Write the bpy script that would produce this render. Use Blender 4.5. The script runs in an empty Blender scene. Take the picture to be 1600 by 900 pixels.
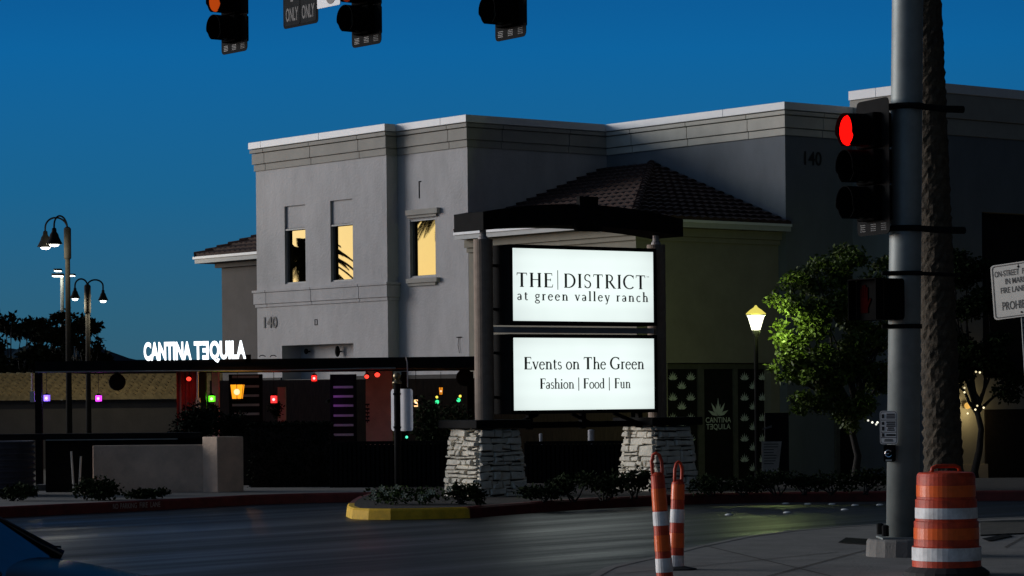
import bpy, bmesh, math, random
from mathutils import Vector, Matrix
random.seed(7)
SC = bpy.context.scene
COL = SC.collection
R = math.radians

# ------------------------------------------------------------------ camera
F, HX, HY, CZ = 4300.0, 800.0, 622.0, 1.6          # focal length in photo pixels, principal point, eye height
ROLL = 0.0095
cr, sr = math.cos(ROLL), math.sin(ROLL)
cd = bpy.data.cameras.new('camera'); cam = bpy.data.objects.new('camera', cd); COL.objects.link(cam)
cd.sensor_width = 36; cd.lens = F/1600*36
cd.shift_y = (HY-450)/1600
cd.clip_start = 0.5; cd.clip_end = 20000
cam.matrix_world = Matrix.Translation((0, 0, CZ)) @ Matrix.Rotation(R(90), 4, 'X') @ Matrix.Rotation(-ROLL, 4, 'Z')
SC.camera = cam

# ------------------------------------------------------------------ sky, twilight glow, exposure
GLOW_AZ = (-0.96, 0.28)                             # where the sun went down: off to the left
w = bpy.data.worlds.new('World'); SC.world = w; w.use_nodes = True
nt = w.node_tree; nt.nodes.clear()
def wn(t, **k):
    n = nt.nodes.new(t)
    for a, b in k.items(): setattr(n, a, b)
    return n
def wmath(op, a, b=None, clamp=False):
    n = wn('ShaderNodeMath', operation=op, use_clamp=clamp)
    for i, v in enumerate((a, b)):
        if v is None: continue
        if isinstance(v, (int, float)): n.inputs[i].default_value = v
        else: nt.links.new(v, n.inputs[i])
    return n.outputs[0]
def wmap(v, a, b, c, d):
    n = wn('ShaderNodeMapRange', interpolation_type='SMOOTHSTEP')
    nt.links.new(v, n.inputs[0])
    for i, x in enumerate((a, b, c, d)): n.inputs[i+1].default_value = x
    return n.outputs[0]
wo = wn('ShaderNodeOutputWorld'); bg = wn('ShaderNodeBackground')
sky = wn('ShaderNodeTexSky', sky_type='NISHITA', sun_disc=False)
sky.sun_elevation = R(0.8); sky.sun_rotation = math.atan2(GLOW_AZ[0], GLOW_AZ[1])
sky.altitude = 600; sky.air_density = 1.0; sky.dust_density = 1.0; sky.ozone_density = 2.0
NISHITA_GAIN = 0.30                                 # the afterglow
BLUE_GAIN = 1.06                                    # the blue hour around it
tc = wn('ShaderNodeTexCoord'); sep = wn('ShaderNodeSeparateXYZ'); nt.links.new(tc.outputs['Generated'], sep.inputs[0])
hz = wn('ShaderNodeVectorMath', operation='MULTIPLY'); nt.links.new(tc.outputs['Generated'], hz.inputs[0]); hz.inputs[1].default_value = (1, 1, 0)
hn = wn('ShaderNodeVectorMath', operation='NORMALIZE'); nt.links.new(hz.outputs[0], hn.inputs[0])
dt = wn('ShaderNodeVectorMath', operation='DOT_PRODUCT'); nt.links.new(hn.outputs[0], dt.inputs[0]); dt.inputs[1].default_value = (*GLOW_AZ, 0)
glow = wmap(dt.outputs['Value'], 0.55, 0.95, 0, 1)
side = wmap(dt.outputs['Value'], -0.5, 0.2, 0.07, 1)
ramp = wn('ShaderNodeValToRGB'); cramp = ramp.color_ramp
stops = [(0.0, (.034, .100, .145)), (0.03, (.024, .110, .185)), (0.075, (.010, .115, .255)), (0.125, (.004, .115, .32)), (0.16, (.003, .085, .27)), (0.27, (.02, .035, .065)), (1.0, (.022, .027, .036))]
while len(cramp.elements) < len(stops): cramp.elements.new(0.5)
for e, (p, c) in zip(cramp.elements, stops): e.position = p; e.color = (*c, 1)
nt.links.new(sep.outputs[2], ramp.inputs[0])
def wscale(col, fac):
    n = wn('ShaderNodeVectorMath', operation='SCALE'); nt.links.new(col, n.inputs[0])
    if isinstance(fac, (int, float)): n.inputs['Scale'].default_value = fac
    else: nt.links.new(fac, n.inputs['Scale'])
    return n.outputs[0]
blue = wscale(ramp.outputs[0], wmath('MULTIPLY', side, BLUE_GAIN))
warm = wscale(sky.outputs[0], wmath('MULTIPLY', glow, NISHITA_GAIN))
add = wn('ShaderNodeVectorMath', operation='ADD'); nt.links.new(blue, add.inputs[0]); nt.links.new(warm, add.inputs[1])
back = wmap(wmath('MULTIPLY', sep.outputs[1], -1.0), 0.1, 0.7, 0, 1)       # the dim mauve band opposite the afterglow
anti = wn('ShaderNodeRGB'); anti.outputs[0].default_value = (.030, .034, .040, 1)
add2 = wn('ShaderNodeVectorMath', operation='ADD'); nt.links.new(add.outputs[0], add2.inputs[0]); nt.links.new(wscale(anti.outputs[0], back), add2.inputs[1])
nt.links.new(add2.outputs[0], bg.inputs[0]); bg.inputs[1].default_value = 1.0
nt.links.new(bg.outputs[0], wo.inputs[0])

sd_ = bpy.data.lights.new('sun', 'SUN'); sun = bpy.data.objects.new('sun', sd_); COL.objects.link(sun)
sd_.energy = 2.3; sd_.angle = R(28); sd_.color = (0.95, 0.97, 0.99)
el = R(7)
sv = Vector((GLOW_AZ[0]*math.cos(el), GLOW_AZ[1]*math.cos(el), math.sin(el)))
sun.rotation_euler = sv.to_track_quat('Z', 'Y').to_euler(); sun.location = sv*60

SC.view_settings.view_transform = 'Standard'; SC.view_settings.look = 'None'
SC.view_settings.gamma = 1.0; SC.view_settings.use_curve_mapping = False
SC.view_settings.exposure = 0.0
SC.render.engine = 'CYCLES'
SC.cycles.use_denoising = True
SC.cycles.sample_clamp_indirect = 4.0
SC.cycles.max_bounces = 6

# ------------------------------------------------------------------ pixels of the photo -> points in the world
def ray(u, v):
    xc = (u-HX)/F; yc = -(v-HY)/F
    return Vector((xc*cr+yc*sr, 1.0, -xc*sr+yc*cr))
EYE = Vector((0, 0, CZ))
def P(u, v, d): return EYE + ray(u, v)*d
def G(u, v, z=0.0):
    r = ray(u, v); return EYE + r*((z-CZ)/r.z)
def PL(u, v, p0, n):
    r = ray(u, v); return EYE + r*((Vector(p0)-EYE).dot(n)/r.dot(n))

# ------------------------------------------------------------------ mesh building
class MB:
    def __init__(s): s.v = []; s.f = []
    def add(s, vs, fs):
        o = len(s.v); s.v += [Vector(p) for p in vs]; s.f += [tuple(i+o for i in f) for f in fs]
    def poly(s, *p): s.add(p, [tuple(range(len(p)))])
    def box(s, c, d, rot=None):
        c = Vector(c); h = Vector(d)/2
        vs = [Vector((x*h.x, y*h.y, z*h.z)) for x in (-1, 1) for y in (-1, 1) for z in (-1, 1)]
        if rot is not None: vs = [rot @ q for q in vs]
        s.add([c+q for q in vs], [(0, 1, 3, 2), (4, 6, 7, 5), (0, 4, 5, 1), (2, 3, 7, 6), (0, 2, 6, 4), (1, 5, 7, 3)])
    def bx(s, x0, x1, y0, y1, z0, z1): s.box(((x0+x1)/2, (y0+y1)/2, (z0+z1)/2), (abs(x1-x0), abs(y1-y0), abs(z1-z0)))
    def prism(s, pts, ext):
        n = len(pts); ext = Vector(ext); a = [Vector(p) for p in pts]
        s.add(a+[p+ext for p in a], [tuple(range(n))[::-1], tuple(range(n, 2*n))]+[(i, (i+1) % n, (i+1) % n+n, i+n) for i in range(n)])
    def tube(s, path, r, n=10, cap=True):
        path = [Vector(p) for p in path]; rs = r if isinstance(r, (list, tuple)) else [r]*len(path)
        o = len(s.v); up = None
        for i, p in enumerate(path):
            t = (path[min(i+1, len(path)-1)]-path[max(i-1, 0)]).normalized()
            if up is None: up = t.orthogonal().normalized()
            up = (up-t*up.dot(t)); up = up.normalized() if up.length > 1e-6 else t.orthogonal().normalized()
            b = t.cross(up)
            for k in range(n):
                a = 2*math.pi*k/n; s.v.append(p+(up*math.cos(a)+b*math.sin(a))*rs[i])
        for i in range(len(path)-1):
            for k in range(n):
                k2 = (k+1) % n; s.f.append((o+i*n+k, o+i*n+k2, o+(i+1)*n+k2, o+(i+1)*n+k))
        if cap:
            s.f.append(tuple(o+k for k in range(n))[::-1]); s.f.append(tuple(o+(len(path)-1)*n+k for k in range(n)))
    def lathe(s, prof, c=(0, 0, 0), n=20, mat=None, cap=True, sx=1, sy=1):
        c = Vector(c); o = len(s.v)
        for (r, z) in prof:
            for k in range(n):
                a = 2*math.pi*k/n; q = Vector((r*math.cos(a)*sx, r*math.sin(a)*sy, z))
                if mat is not None: q = mat @ q
                s.v.append(c+q)
        for i in range(len(prof)-1):
            for k in range(n):
                k2 = (k+1) % n; s.f.append((o+i*n+k, o+i*n+k2, o+(i+1)*n+k2, o+(i+1)*n+k))
        if cap:
            s.f.append(tuple(o+k for k in range(n))[::-1]); s.f.append(tuple(o+(len(prof)-1)*n+k for k in range(n)))
    def ball(s, c, r, n=12, m=8, sz=1.0):
        prof = [(max(r*math.sin(math.pi*i/m), 1e-4), -r*sz*math.cos(math.pi*i/m)) for i in range(m+1)]
        s.lathe(prof, c, n, cap=False)
    def text(s, t, o, xd, yd, h, width=None, bold=0.0, ext=0.0, mirror=False, center=False):
        """lettering from Blender's own font: o = left end of the baseline, h = cap height"""
        vs, fs, wd, hh = font_mesh(t, bold)
        k = h/hh; kx = (width/wd) if width else k
        xd = Vector(xd).normalized(); yd = Vector(yd).normalized(); nd = xd.cross(yd)
        o = Vector(o)-(xd*(wd*kx/2) if center else Vector((0, 0, 0)))
        def pt(p, z=0.0):
            x = (wd-p[0]) if mirror else p[0]
            return o+xd*(x*kx)+yd*(p[1]*k)+nd*z
        s.add([pt(p, ext) for p in vs], fs)
        if ext:
            edges = {}
            for f in fs:
                for i in range(len(f)):
                    a, b = f[i], f[(i+1) % len(f)]
                    key = (min(a, b), max(a, b)); edges[key] = edges.get(key, 0)+1
            for (a, b), c in edges.items():
                if c == 1: s.poly(pt(vs[a]), pt(vs[b]), pt(vs[b], ext), pt(vs[a], ext))
    def build(s, name, m, parent=None, smooth=False, local=False, bev=0.0, sub=0):
        me = bpy.data.meshes.new(name)
        vs = s.v
        if parent is not None and not local:
            inv = ROOT[parent.name].inverted(); vs = [inv @ q for q in vs]
        me.from_pydata([tuple(q) for q in vs], [], s.f); me.update()
        bm = bmesh.new(); bm.from_mesh(me); bmesh.ops.recalc_face_normals(bm, faces=bm.faces); bm.to_mesh(me); bm.free()
        if smooth:
            for p in me.polygons: p.use_smooth = True
        o = bpy.data.objects.new(name, me); COL.objects.link(o)
        if m is not None: me.materials.append(m)
        if parent is not None: o.parent = parent; ROOT[o.name] = ROOT[parent.name]
        else: ROOT[o.name] = Matrix.Identity(4)
        if bev:
            b = o.modifiers.new('bevel', 'BEVEL'); b.width = bev; b.segments = 2; b.limit_method = 'ANGLE'
        if sub:
            b = o.modifiers.new('sub', 'SUBSURF'); b.levels = sub; b.render_levels = sub
        return o
ROOT = {}
_FC = {}
def font_mesh(t, bold):
    key = (t, bold)
    if key not in _FC:
        cu = bpy.data.curves.new('lettering', 'FONT'); cu.body = t; cu.offset = bold; cu.resolution_u = 4
        ob = bpy.data.objects.new('lettering', cu); COL.objects.link(ob)
        bpy.context.view_layer.update()
        dg = bpy.context.evaluated_depsgraph_get(); me = bpy.data.meshes.new_from_object(ob.evaluated_get(dg))
        vs = [(p.co.x, p.co.y) for p in me.vertices]; fs = [tuple(f.vertices) for f in me.polygons]
        bpy.data.objects.remove(ob); bpy.data.curves.remove(cu); bpy.data.meshes.remove(me)
        x0 = min(p[0] for p in vs); x1 = max(p[0] for p in vs)
        _FC[key] = ([(p[0]-x0, p[1]) for p in vs], fs, x1-x0, (max(p[1] for p in vs) if t == 'H' else font_mesh('H', 0.0)[3]))
    return _FC[key]

def tag(o, label, cat, group=None, kind=None):
    o['label'] = label; o['category'] = cat
    if group: o['group'] = group
    if kind: o['kind'] = kind
    return o
def thing(name, label, cat, loc=(0, 0, 0), rz=0.0, group=None):
    o = bpy.data.objects.new(name, None); COL.objects.link(o); o.empty_display_size = 0.2
    o.location = loc; o.rotation_euler = (0, 0, rz)
    ROOT[o.name] = Matrix.Translation(loc) @ Matrix.Rotation(rz, 4, 'Z')
    return tag(o, label, cat, group)
def struct(o): o['kind'] = 'structure'; return o
def copy_thing(o, loc, rz, label):
    c = o.copy(); COL.objects.link(c); c.location = loc; c.rotation_euler = (0, 0, rz); c['label'] = label
    def kids(a, b):
        for ch in list(a.children):
            if ch.name in skip: continue
            k = ch.copy()
            COL.objects.link(k); k.parent = b; kids(ch, k)
    skip = set(); kids(o, c); ROOT[c.name] = Matrix.Translation(loc) @ Matrix.Rotation(rz, 4, 'Z')
    return c
def lamp(name, parent, loc, color, watts, radius=0.05):
    l = bpy.data.lights.new(name, 'POINT'); l.energy = watts; l.color = color; l.shadow_soft_size = radius
    o = bpy.data.objects.new(name, l); COL.objects.link(o); o.parent = parent
    o.location = ROOT[parent.name].inverted() @ Vector(loc)
    return o

# ------------------------------------------------------------------ materials
def mat(name, col, rough=0.7, metal=0.0, var=0.15, scale=6.0, bump=0.0, bscale=60.0, spec=0.5, stretch=(1, 1, 1), rot=(0, 0, 0), col2=None, rvar=0.0):
    m = bpy.data.materials.new(name); m.use_nodes = True; t = m.node_tree; b = t.nodes['Principled BSDF']
    b.inputs['Roughness'].default_value = rough; b.inputs['Metallic'].default_value = metal
    b.inputs['Specular IOR Level'].default_value = spec
    co = t.nodes.new('ShaderNodeTexCoord'); mp = t.nodes.new('ShaderNodeMapping')
    mp.inputs['Scale'].default_value = stretch
    mr0 = t.nodes.new('ShaderNodeMapping'); mr0.inputs['Rotation'].default_value = rot
    t.links.new(co.outputs['Object'], mr0.inputs[0]); t.links.new(mr0.outputs[0], mp.inputs[0])
    nz = t.nodes.new('ShaderNodeTexNoise'); nz.inputs['Scale'].default_value = scale; nz.inputs['Detail'].default_value = 6; nz.inputs['Roughness'].default_value = .65
    t.links.new(mp.outputs[0], nz.inputs[0])
    rp = t.nodes.new('ShaderNodeValToRGB')
    lo = tuple(c*(1-var) for c in col) if col2 is None else col2
    hi = tuple(min(1, c*(1+var)) for c in col) if col2 is None else col
    rp.color_ramp.elements[0].position = .3; rp.color_ramp.elements[0].color = (*lo, 1)
    rp.color_ramp.elements[1].position = .7; rp.color_ramp.elements[1].color = (*hi, 1)
    t.links.new(nz.outputs[0], rp.inputs[0]); t.links.new(rp.outputs[0], b.inputs['Base Color'])
    if rvar:
        mr = t.nodes.new('ShaderNodeMapRange'); mr.inputs[1].default_value = .3; mr.inputs[2].default_value = .7
        mr.inputs[3].default_value = rough+rvar; mr.inputs[4].default_value = rough-rvar
        t.links.new(nz.outputs[0], mr.inputs[0]); t.links.new(mr.outputs[0], b.inputs['Roughness'])
    if bump:
        n2 = t.nodes.new('ShaderNodeTexNoise'); n2.inputs['Scale'].default_value = bscale; n2.inputs['Detail'].default_value = 3
        t.links.new(co.outputs['Object'], n2.inputs[0])
        bp = t.nodes.new('ShaderNodeBump'); bp.inputs['Strength'].default_value = bump; bp.inputs['Distance'].default_value = .02
        t.links.new(n2.outputs[0], bp.inputs['Height']); t.links.new(bp.outputs[0], b.inputs['Normal'])
    return m
def emit(name, col, strength, tex=False):
    m = bpy.data.materials.new(name); m.use_nodes = True; b = m.node_tree.nodes['Principled BSDF']
    b.inputs['Base Color'].default_value = (*[c*.04 for c in col], 1); b.inputs['Specular IOR Level'].default_value = 0.0
    b.inputs['Emission Color'].default_value = (*col, 1); b.inputs['Emission Strength'].default_value = strength
    b.inputs['Roughness'].default_value = .4
    return m
M = {}
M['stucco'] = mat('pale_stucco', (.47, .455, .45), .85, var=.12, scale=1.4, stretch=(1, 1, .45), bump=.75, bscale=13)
M['trim'] = mat('tan_trim_stucco', (.36, .34, .30), .85, var=.10, scale=1.5, bump=.3, bscale=35)
M['coping'] = mat('white_metal_coping', (.80, .80, .80), .5, var=.05, scale=2)
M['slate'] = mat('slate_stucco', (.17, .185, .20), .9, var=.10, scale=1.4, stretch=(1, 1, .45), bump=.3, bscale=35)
M['trim2'] = mat('cream_trim_stucco', (.56, .53, .46), .85, var=.10, scale=1.5, bump=.3, bscale=35)
M['tan'] = mat('tan_stucco', (.28, .255, .20), .9, var=.12, scale=1.5, bump=.3, bscale=35)
M['brown'] = mat('brown_stucco', (.095, .085, .08), .9, var=.12, scale=1.5, bump=.3, bscale=35)
M['fascia'] = mat('pale_fascia_paint', (.50, .50, .48), .7, var=.06)
M['gutter'] = mat('white_drip_edge', (.8, .8, .8), .5, var=.04)
M['tile'] = mat('dark_clay_tile', (.044, .022, .018), .85, var=.5, scale=7)
M['tile2'] = mat('tan_clay_tile', (.40, .30, .15), .8, var=.4, scale=5)
M['black'] = mat('black_paint', (.009, .009, .009), .8, var=.3, spec=.08)
M['blackgloss'] = mat('black_plastic', (.004, .004, .004), .85, var=.2, spec=.03)
M['dark'] = mat('dark_storefront', (.014, .013, .013), .6, var=.3, spec=.12)
M['bronze'] = mat('bronze_mullion', (.11, .108, .095), .6, var=.2, spec=.2)
M['stone'] = mat('cut_limestone', (.80, .74, .61), .85, var=.22, scale=5, bump=.8, bscale=25)
M['mortar'] = mat('dark_mortar', (.05, .047, .042), .95, var=.2, scale=20)
M['column'] = mat('brown_painted_steel', (.30, .225, .17), .75, var=.18, scale=8, bump=.3, bscale=90)
M['asphalt'] = mat('worn_asphalt', (.012, .015, .015), .42, var=.6, scale=1.5, bump=.25, bscale=70, stretch=(.05, .75, 1), rot=(0, 0, R(-50)), rvar=.16, spec=.24)
M['concrete'] = mat('sidewalk_concrete', (.20, .19, .175), .85, var=.25, scale=1.6, bump=.3, bscale=40)
M['soil'] = mat('mulch_bed', (.03, .022, .017), .95, var=.5, scale=9, bump=1, bscale=30)
M['earth'] = mat('bare_ground', (.05, .045, .035), .95, var=.4, scale=3, bump=.5, bscale=10)
M['redkerb'] = mat('faded_red_paint', (.16, .022, .018), .7, var=.35, scale=5)
M['yelkerb'] = mat('yellow_kerb_paint', (.80, .47, .02), .7, var=.25, scale=7, bump=.4, bscale=50)
M['hill'] = mat('distant_hill', (.03, .05, .07), 1, var=.15, scale=.004, spec=0)  # bluish base colour carries the haze of distance
M['galv'] = mat('galvanised_steel', (.25, .275, .265), .55, .3, var=.18, scale=4)
M['white'] = mat('white_sign_sheet', (.70, .70, .68), .55, var=.05, scale=3)
M['graysign'] = mat('white_sheet_in_shade', (.42, .44, .45), .6, var=.08, scale=3)
M['orange'] = mat('orange_plastic', (.56, .050, .010), .5, var=.4, scale=9)
M['oreflect'] = mat('orange_reflective_sheet', (.92, .13, .010), .35, var=.12, scale=14)
M['wreflect'] = mat('white_reflective_sheet', (.80, .79, .77), .5, var=.28, scale=9)
M['rubber'] = mat('black_rubber', (.02, .02, .02), .8, var=.3)
M['bark'] = mat('grey_bark', (.016, .013, .010), .9, var=.4, scale=12, bump=.8, bscale=30)
M['palm'] = mat('palm_bark', (.05, .037, .022), .9, var=.6, scale=9, bump=.8, bscale=25)
M['leaf'] = mat('green_leaf', (.055, .085, .011), .55, var=.5, scale=2.2, spec=.25)
M['leafd'] = mat('dark_leaf', (.018, .028, .011), .8, var=.5, scale=3, spec=.05)
M['flower'] = mat('white_petal', (.65, .65, .45), .6, var=.1)
M['frond'] = mat('palm_frond', (.03, .04, .015), .6, var=.4)
M['corr'] = mat('corrugated_metal', (.075, .075, .10), .55, .4, var=.2)
M['wallp'] = mat('patio_wall_stucco', (.70, .51, .38), .9, var=.2, scale=2.5, bump=.5, bscale=30)
M['ink'] = mat('sign_ink', (.008, .008, .008), .6, var=.1)
M['paleink'] = mat('frosted_vinyl', (.72, .78, .72), .6, var=.15, scale=8)
M['slat'] = mat('white_painted_slat', (.6, .56, .55), .6, var=.1)
M['hedge'] = mat('hedge_leaf', (.010, .013, .008), .85, var=.5, scale=4, spec=.05)
def glass_mirror():
    m = mat('reflective_bronze_glass', (.050, .037, .0072), .012, 1.0, var=.02)
    return m
M['glass'] = glass_mirror()
def sheen(name, col, rough):                         # dark lacquer: an even coat of reflection over black
    m = bpy.data.materials.new(name); m.use_nodes = True; t = m.node_tree; t.nodes.clear()
    o = t.nodes.new('ShaderNodeOutputMaterial'); g = t.nodes.new('ShaderNodeBsdfGlossy'); g.inputs['Roughness'].default_value = rough
    nz = t.nodes.new('ShaderNodeTexNoise'); nz.inputs['Scale'].default_value = 9; nz.inputs['Detail'].default_value = 5
    rp = t.nodes.new('ShaderNodeValToRGB'); rp.color_ramp.elements[0].color = (*[c*.75 for c in col], 1); rp.color_ramp.elements[1].color = (*col, 1)
    t.links.new(nz.outputs[0], rp.inputs[0]); t.links.new(rp.outputs[0], g.inputs['Color']); t.links.new(g.outputs[0], o.inputs[0])
    return m
M['carpaint'] = sheen('black_car_paint', (.13, .13, .14), .20)
M['carglass'] = sheen('tinted_car_glass', (.11, .12, .135), .06)
M['chrome'] = mat('bright_trim', (.6, .6, .6), .2, .9, var=.05)
M['panel'] = emit('lit_sign_face', (.885, 1.0, .97), 1.0)
M['cantina'] = emit('lit_white_letter', (.88, .95, 1.0), 2.2)
M['redlens'] = emit('red_lens_lit', (1.0, .003, .002), 2.4)
M['amberlens'] = emit('amber_lens_lit', (1.0, .12, .01), .42)
M['redglow'] = emit('red_lens_dim', (1.0, .07, .01), .16)
M['offlens'] = mat('unlit_lens', (.02, .025, .02), .5, var=.2, spec=.15)
M['lampglass'] = emit('lantern_glass_lit', (1.0, 1.0, .70), 3.2)
M['lampcap'] = emit('lantern_cap_lit', (1.0, .86, .16), .8)
M['bellglow'] = emit('bell_lamp_lit', (1.0, .97, .88), 6.0)
M['floodglow'] = emit('flood_lamp_lit', (1.0, .97, .80), 7.0)
def panel_face():                                    # a sign face lit by tubes behind it: a little weaker towards the rim
    m = M['panel']; t = m.node_tree; b = t.nodes['Principled BSDF']; co = t.nodes.new('ShaderNodeTexCoord'); sp = t.nodes.new('ShaderNodeSeparateXYZ'); t.links.new(co.outputs['Generated'], sp.inputs[0])
    def mth(op, a, v):
        n = t.nodes.new('ShaderNodeMath'); n.operation = op
        for i, q in enumerate((a, v)):
            if isinstance(q, (int, float)): n.inputs[i].default_value = q
            else: t.links.new(q, n.inputs[i])
        return n.outputs[0]
    ex = mth('POWER', mth('ABSOLUTE', mth('SUBTRACT', sp.outputs[0], .5), 0), 4.0); ez = mth('POWER', mth('ABSOLUTE', mth('SUBTRACT', sp.outputs[2], .5), 0), 3.0)
    nz = t.nodes.new('ShaderNodeTexNoise'); nz.inputs['Scale'].default_value = 1.6; t.links.new(co.outputs['Object'], nz.inputs[0])
    tube = mth('MULTIPLY', mth('SINE', mth('MULTIPLY', sp.outputs[2], 31.4), 0), .012)
    st = mth('ADD', mth('SUBTRACT', mth('SUBTRACT', 1.04, mth('MULTIPLY', ex, 2.6)), mth('MULTIPLY', ez, 1.0)), mth('ADD', tube, mth('MULTIPLY', mth('SUBTRACT', nz.outputs[0], .5), .10)))
    t.links.new(st, b.inputs['Emission Strength'])
panel_face()

# ================================================================== the setting
GZ = -0.9                                            # the plots behind the kerb lie lower than the street
mb = MB()
prof = [(-60, -.05), (44, -.05), (47, .08), (57, GZ), (200, GZ), (9000, GZ)]
xs = [-5000, -60, -15, 0, 15, 60, 5000]
for (y0, z0), (y1, z1) in zip(prof, prof[1:]):
    for x0, x1 in zip(xs, xs[1:]): mb.poly((x0, y0, z0), (x1, y0, z0), (x1, y1, z1), (x0, y1, z1))
struct(mb.build('ground', M['earth']))
mb = MB(); mb.poly((-60, -25, 0), (60, -25, 0), (60, 44.5, 0), (-60, 44.5, 0))
struct(mb.build('road', M['asphalt']))
# far hill
mb = MB(); pts = []
random.seed(3)
N = 220
for i in range(N+1):
    u = -700+i*11
    h = 543+3*math.sin(i*.9)+2*math.sin(i*2.3)
    if u > 150: h = min(562, 541+(u-150)*.36)
    pts.append(P(u, h, 3200))
for a, b in zip(pts, pts[1:]):
    a0 = Vector((a.x, a.y-400, GZ-1)); b0 = Vector((b.x, b.y-400, GZ-1)); a2 = Vector((a.x, a.y+600, GZ-1)); b2 = Vector((b.x, b.y+600, GZ-1))
    mb.poly(a0, b0, b, a); mb.poly(a, b, b2, a2)
struct(mb.build('hills', M['hill'], smooth=True))

def strip_kerb(name, px, m, h, wid, side=1, z0=0.0):
    """a kerb of real section following ground points; returns its inner edge"""
    pts = [G(u, v, z0) for u, v in px]; mb = MB(); inner = []
    sec = []
    for i, p in enumerate(pts):
        t = (pts[min(i+1, len(pts)-1)]-pts[max(i-1, 0)]); t.z = 0; t.normalize()
        n = Vector((-t.y, t.x, 0))*side
        sec.append([p+Vector((0, 0, -.04)), p+n*.02+Vector((0, 0, h-.025)), p+n*.045+Vector((0, 0, h)), p+n*wid+Vector((0, 0, h)), p+n*wid+Vector((0, 0, -.04))])
        inner.append(p+n*wid)
    for a, b in zip(sec, sec[1:]):
        for k in range(4): mb.poly(a[k], b[k], b[k+1], a[k+1])
    mb.poly(*sec[0]); mb.poly(*sec[-1])
    return struct(mb.build(name, m)), inner
def flat(name, pts, z, m):
    mb = MB(); top = [Vector((p[0], p[1], z)) for p in pts]
    mb.prism([p-Vector((0, 0, .3)) for p in top], (0, 0, .3)); return struct(mb.build(name, m))
lk = [(-420, 823), (-200, 815), (0, 809), (100, 804), (200, 799.5), (300, 794), (400, 788.5), (480, 786), (560, 784.5), (640, 783.5)]
kerbL, inn = strip_kerb('kerb', lk, M['redkerb'], .15, .16)
flat('pavement', [(p.x, p.y) for p in inn]+[(inn[-1].x, 47.2), (inn[0].x, 47.2)], .145, M['concrete'])
bk_ = [(572, 786), (556, 791), (546, 797), (541, 802)]
yk = [(541, 802), (540, 807), (549, 811), (575, 812), (610, 812.3), (660, 811.5), (700, 810.5), (735, 809.5)]
rk = [(735, 809.5), (765, 807), (800, 804), (860, 799.3), (930, 794.8), (1030, 790), (1100, 787), (1200, 785), (1300, 784), (1400, 783), (1620, 782), (1900, 780)]
ykerb, yi = strip_kerb('kerb', yk, M['yelkerb'], .145, .12)
rkerb, ri = strip_kerb('kerb', rk, M['redkerb'], .15, .16)
bkerb, bi = strip_kerb('kerb', bk_, M['redkerb'], .145, .12)
bed = [(p.x, p.y) for p in bi+yi[1:]+ri[1:]]
flat('planting_bed', bed+[(bed[-1][0], 47.3), (bed[0][0]-.2, 47.3)], .15, M['soil'])
# near corner pavement
nc = [(880, 920), (937, 890), (975, 881), (1020, 871.5), (1070, 858.5), (1150, 842), (1225, 832), (1300, 825.5), (1387, 820), (1460, 816.5), (1540, 812), (1700, 806), (1900, 800)]
nkerb, ni = strip_kerb('kerb', nc, M['concrete'], .022, .15, side=-1)
flat('pavement', [(p.x, p.y) for p in ni]+[(30, 30), (30, 8), (ni[0].x, 8)], .018, M['concrete'])
# verge right of the drum, drain slot, saw joints
a, b, c, d = G(1532, 815, .03), G(1760, 806, .03), G(1760, 826, .03), G(1532, 836, .03)
flat('verge', [(p.x, p.y) for p in (d, c, b, a)], .035, M['earth'])
mb = MB()
for (u0, v0, u1, v1) in ((960, 897, 1310, 862), (1180, 905, 1395, 848), (1100, 852, 1320, 905), (1570, 855, 1600, 838)):
    p, q = G(u0, v0, .023), G(u1, v1, .023); t = (q-p).normalized(); n = Vector((-t.y, t.x, 0))*.012
    mb.poly(p-n, q-n, q+n, p+n)
struct(mb.build('pavement_joints', M['mortar']))
for k, q in enumerate(([(1310, 848), (1368, 852), (1374, 844), (1322, 840.5)], [(1535, 842), (1570, 835), (1582, 838), (1545, 846)])):
    mb = MB(); mb.prism([G(u, v, .024) for u, v in q], (0, 0, .006))
    tag(mb.build('drain_cover', M['black']), ('black flat cover plate in the pavement beside the signal pole footing', 'black flat cover plate in the pavement beyond the striped traffic barrel')[k], 'drain cover', 'black pavement cover plates')

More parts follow.
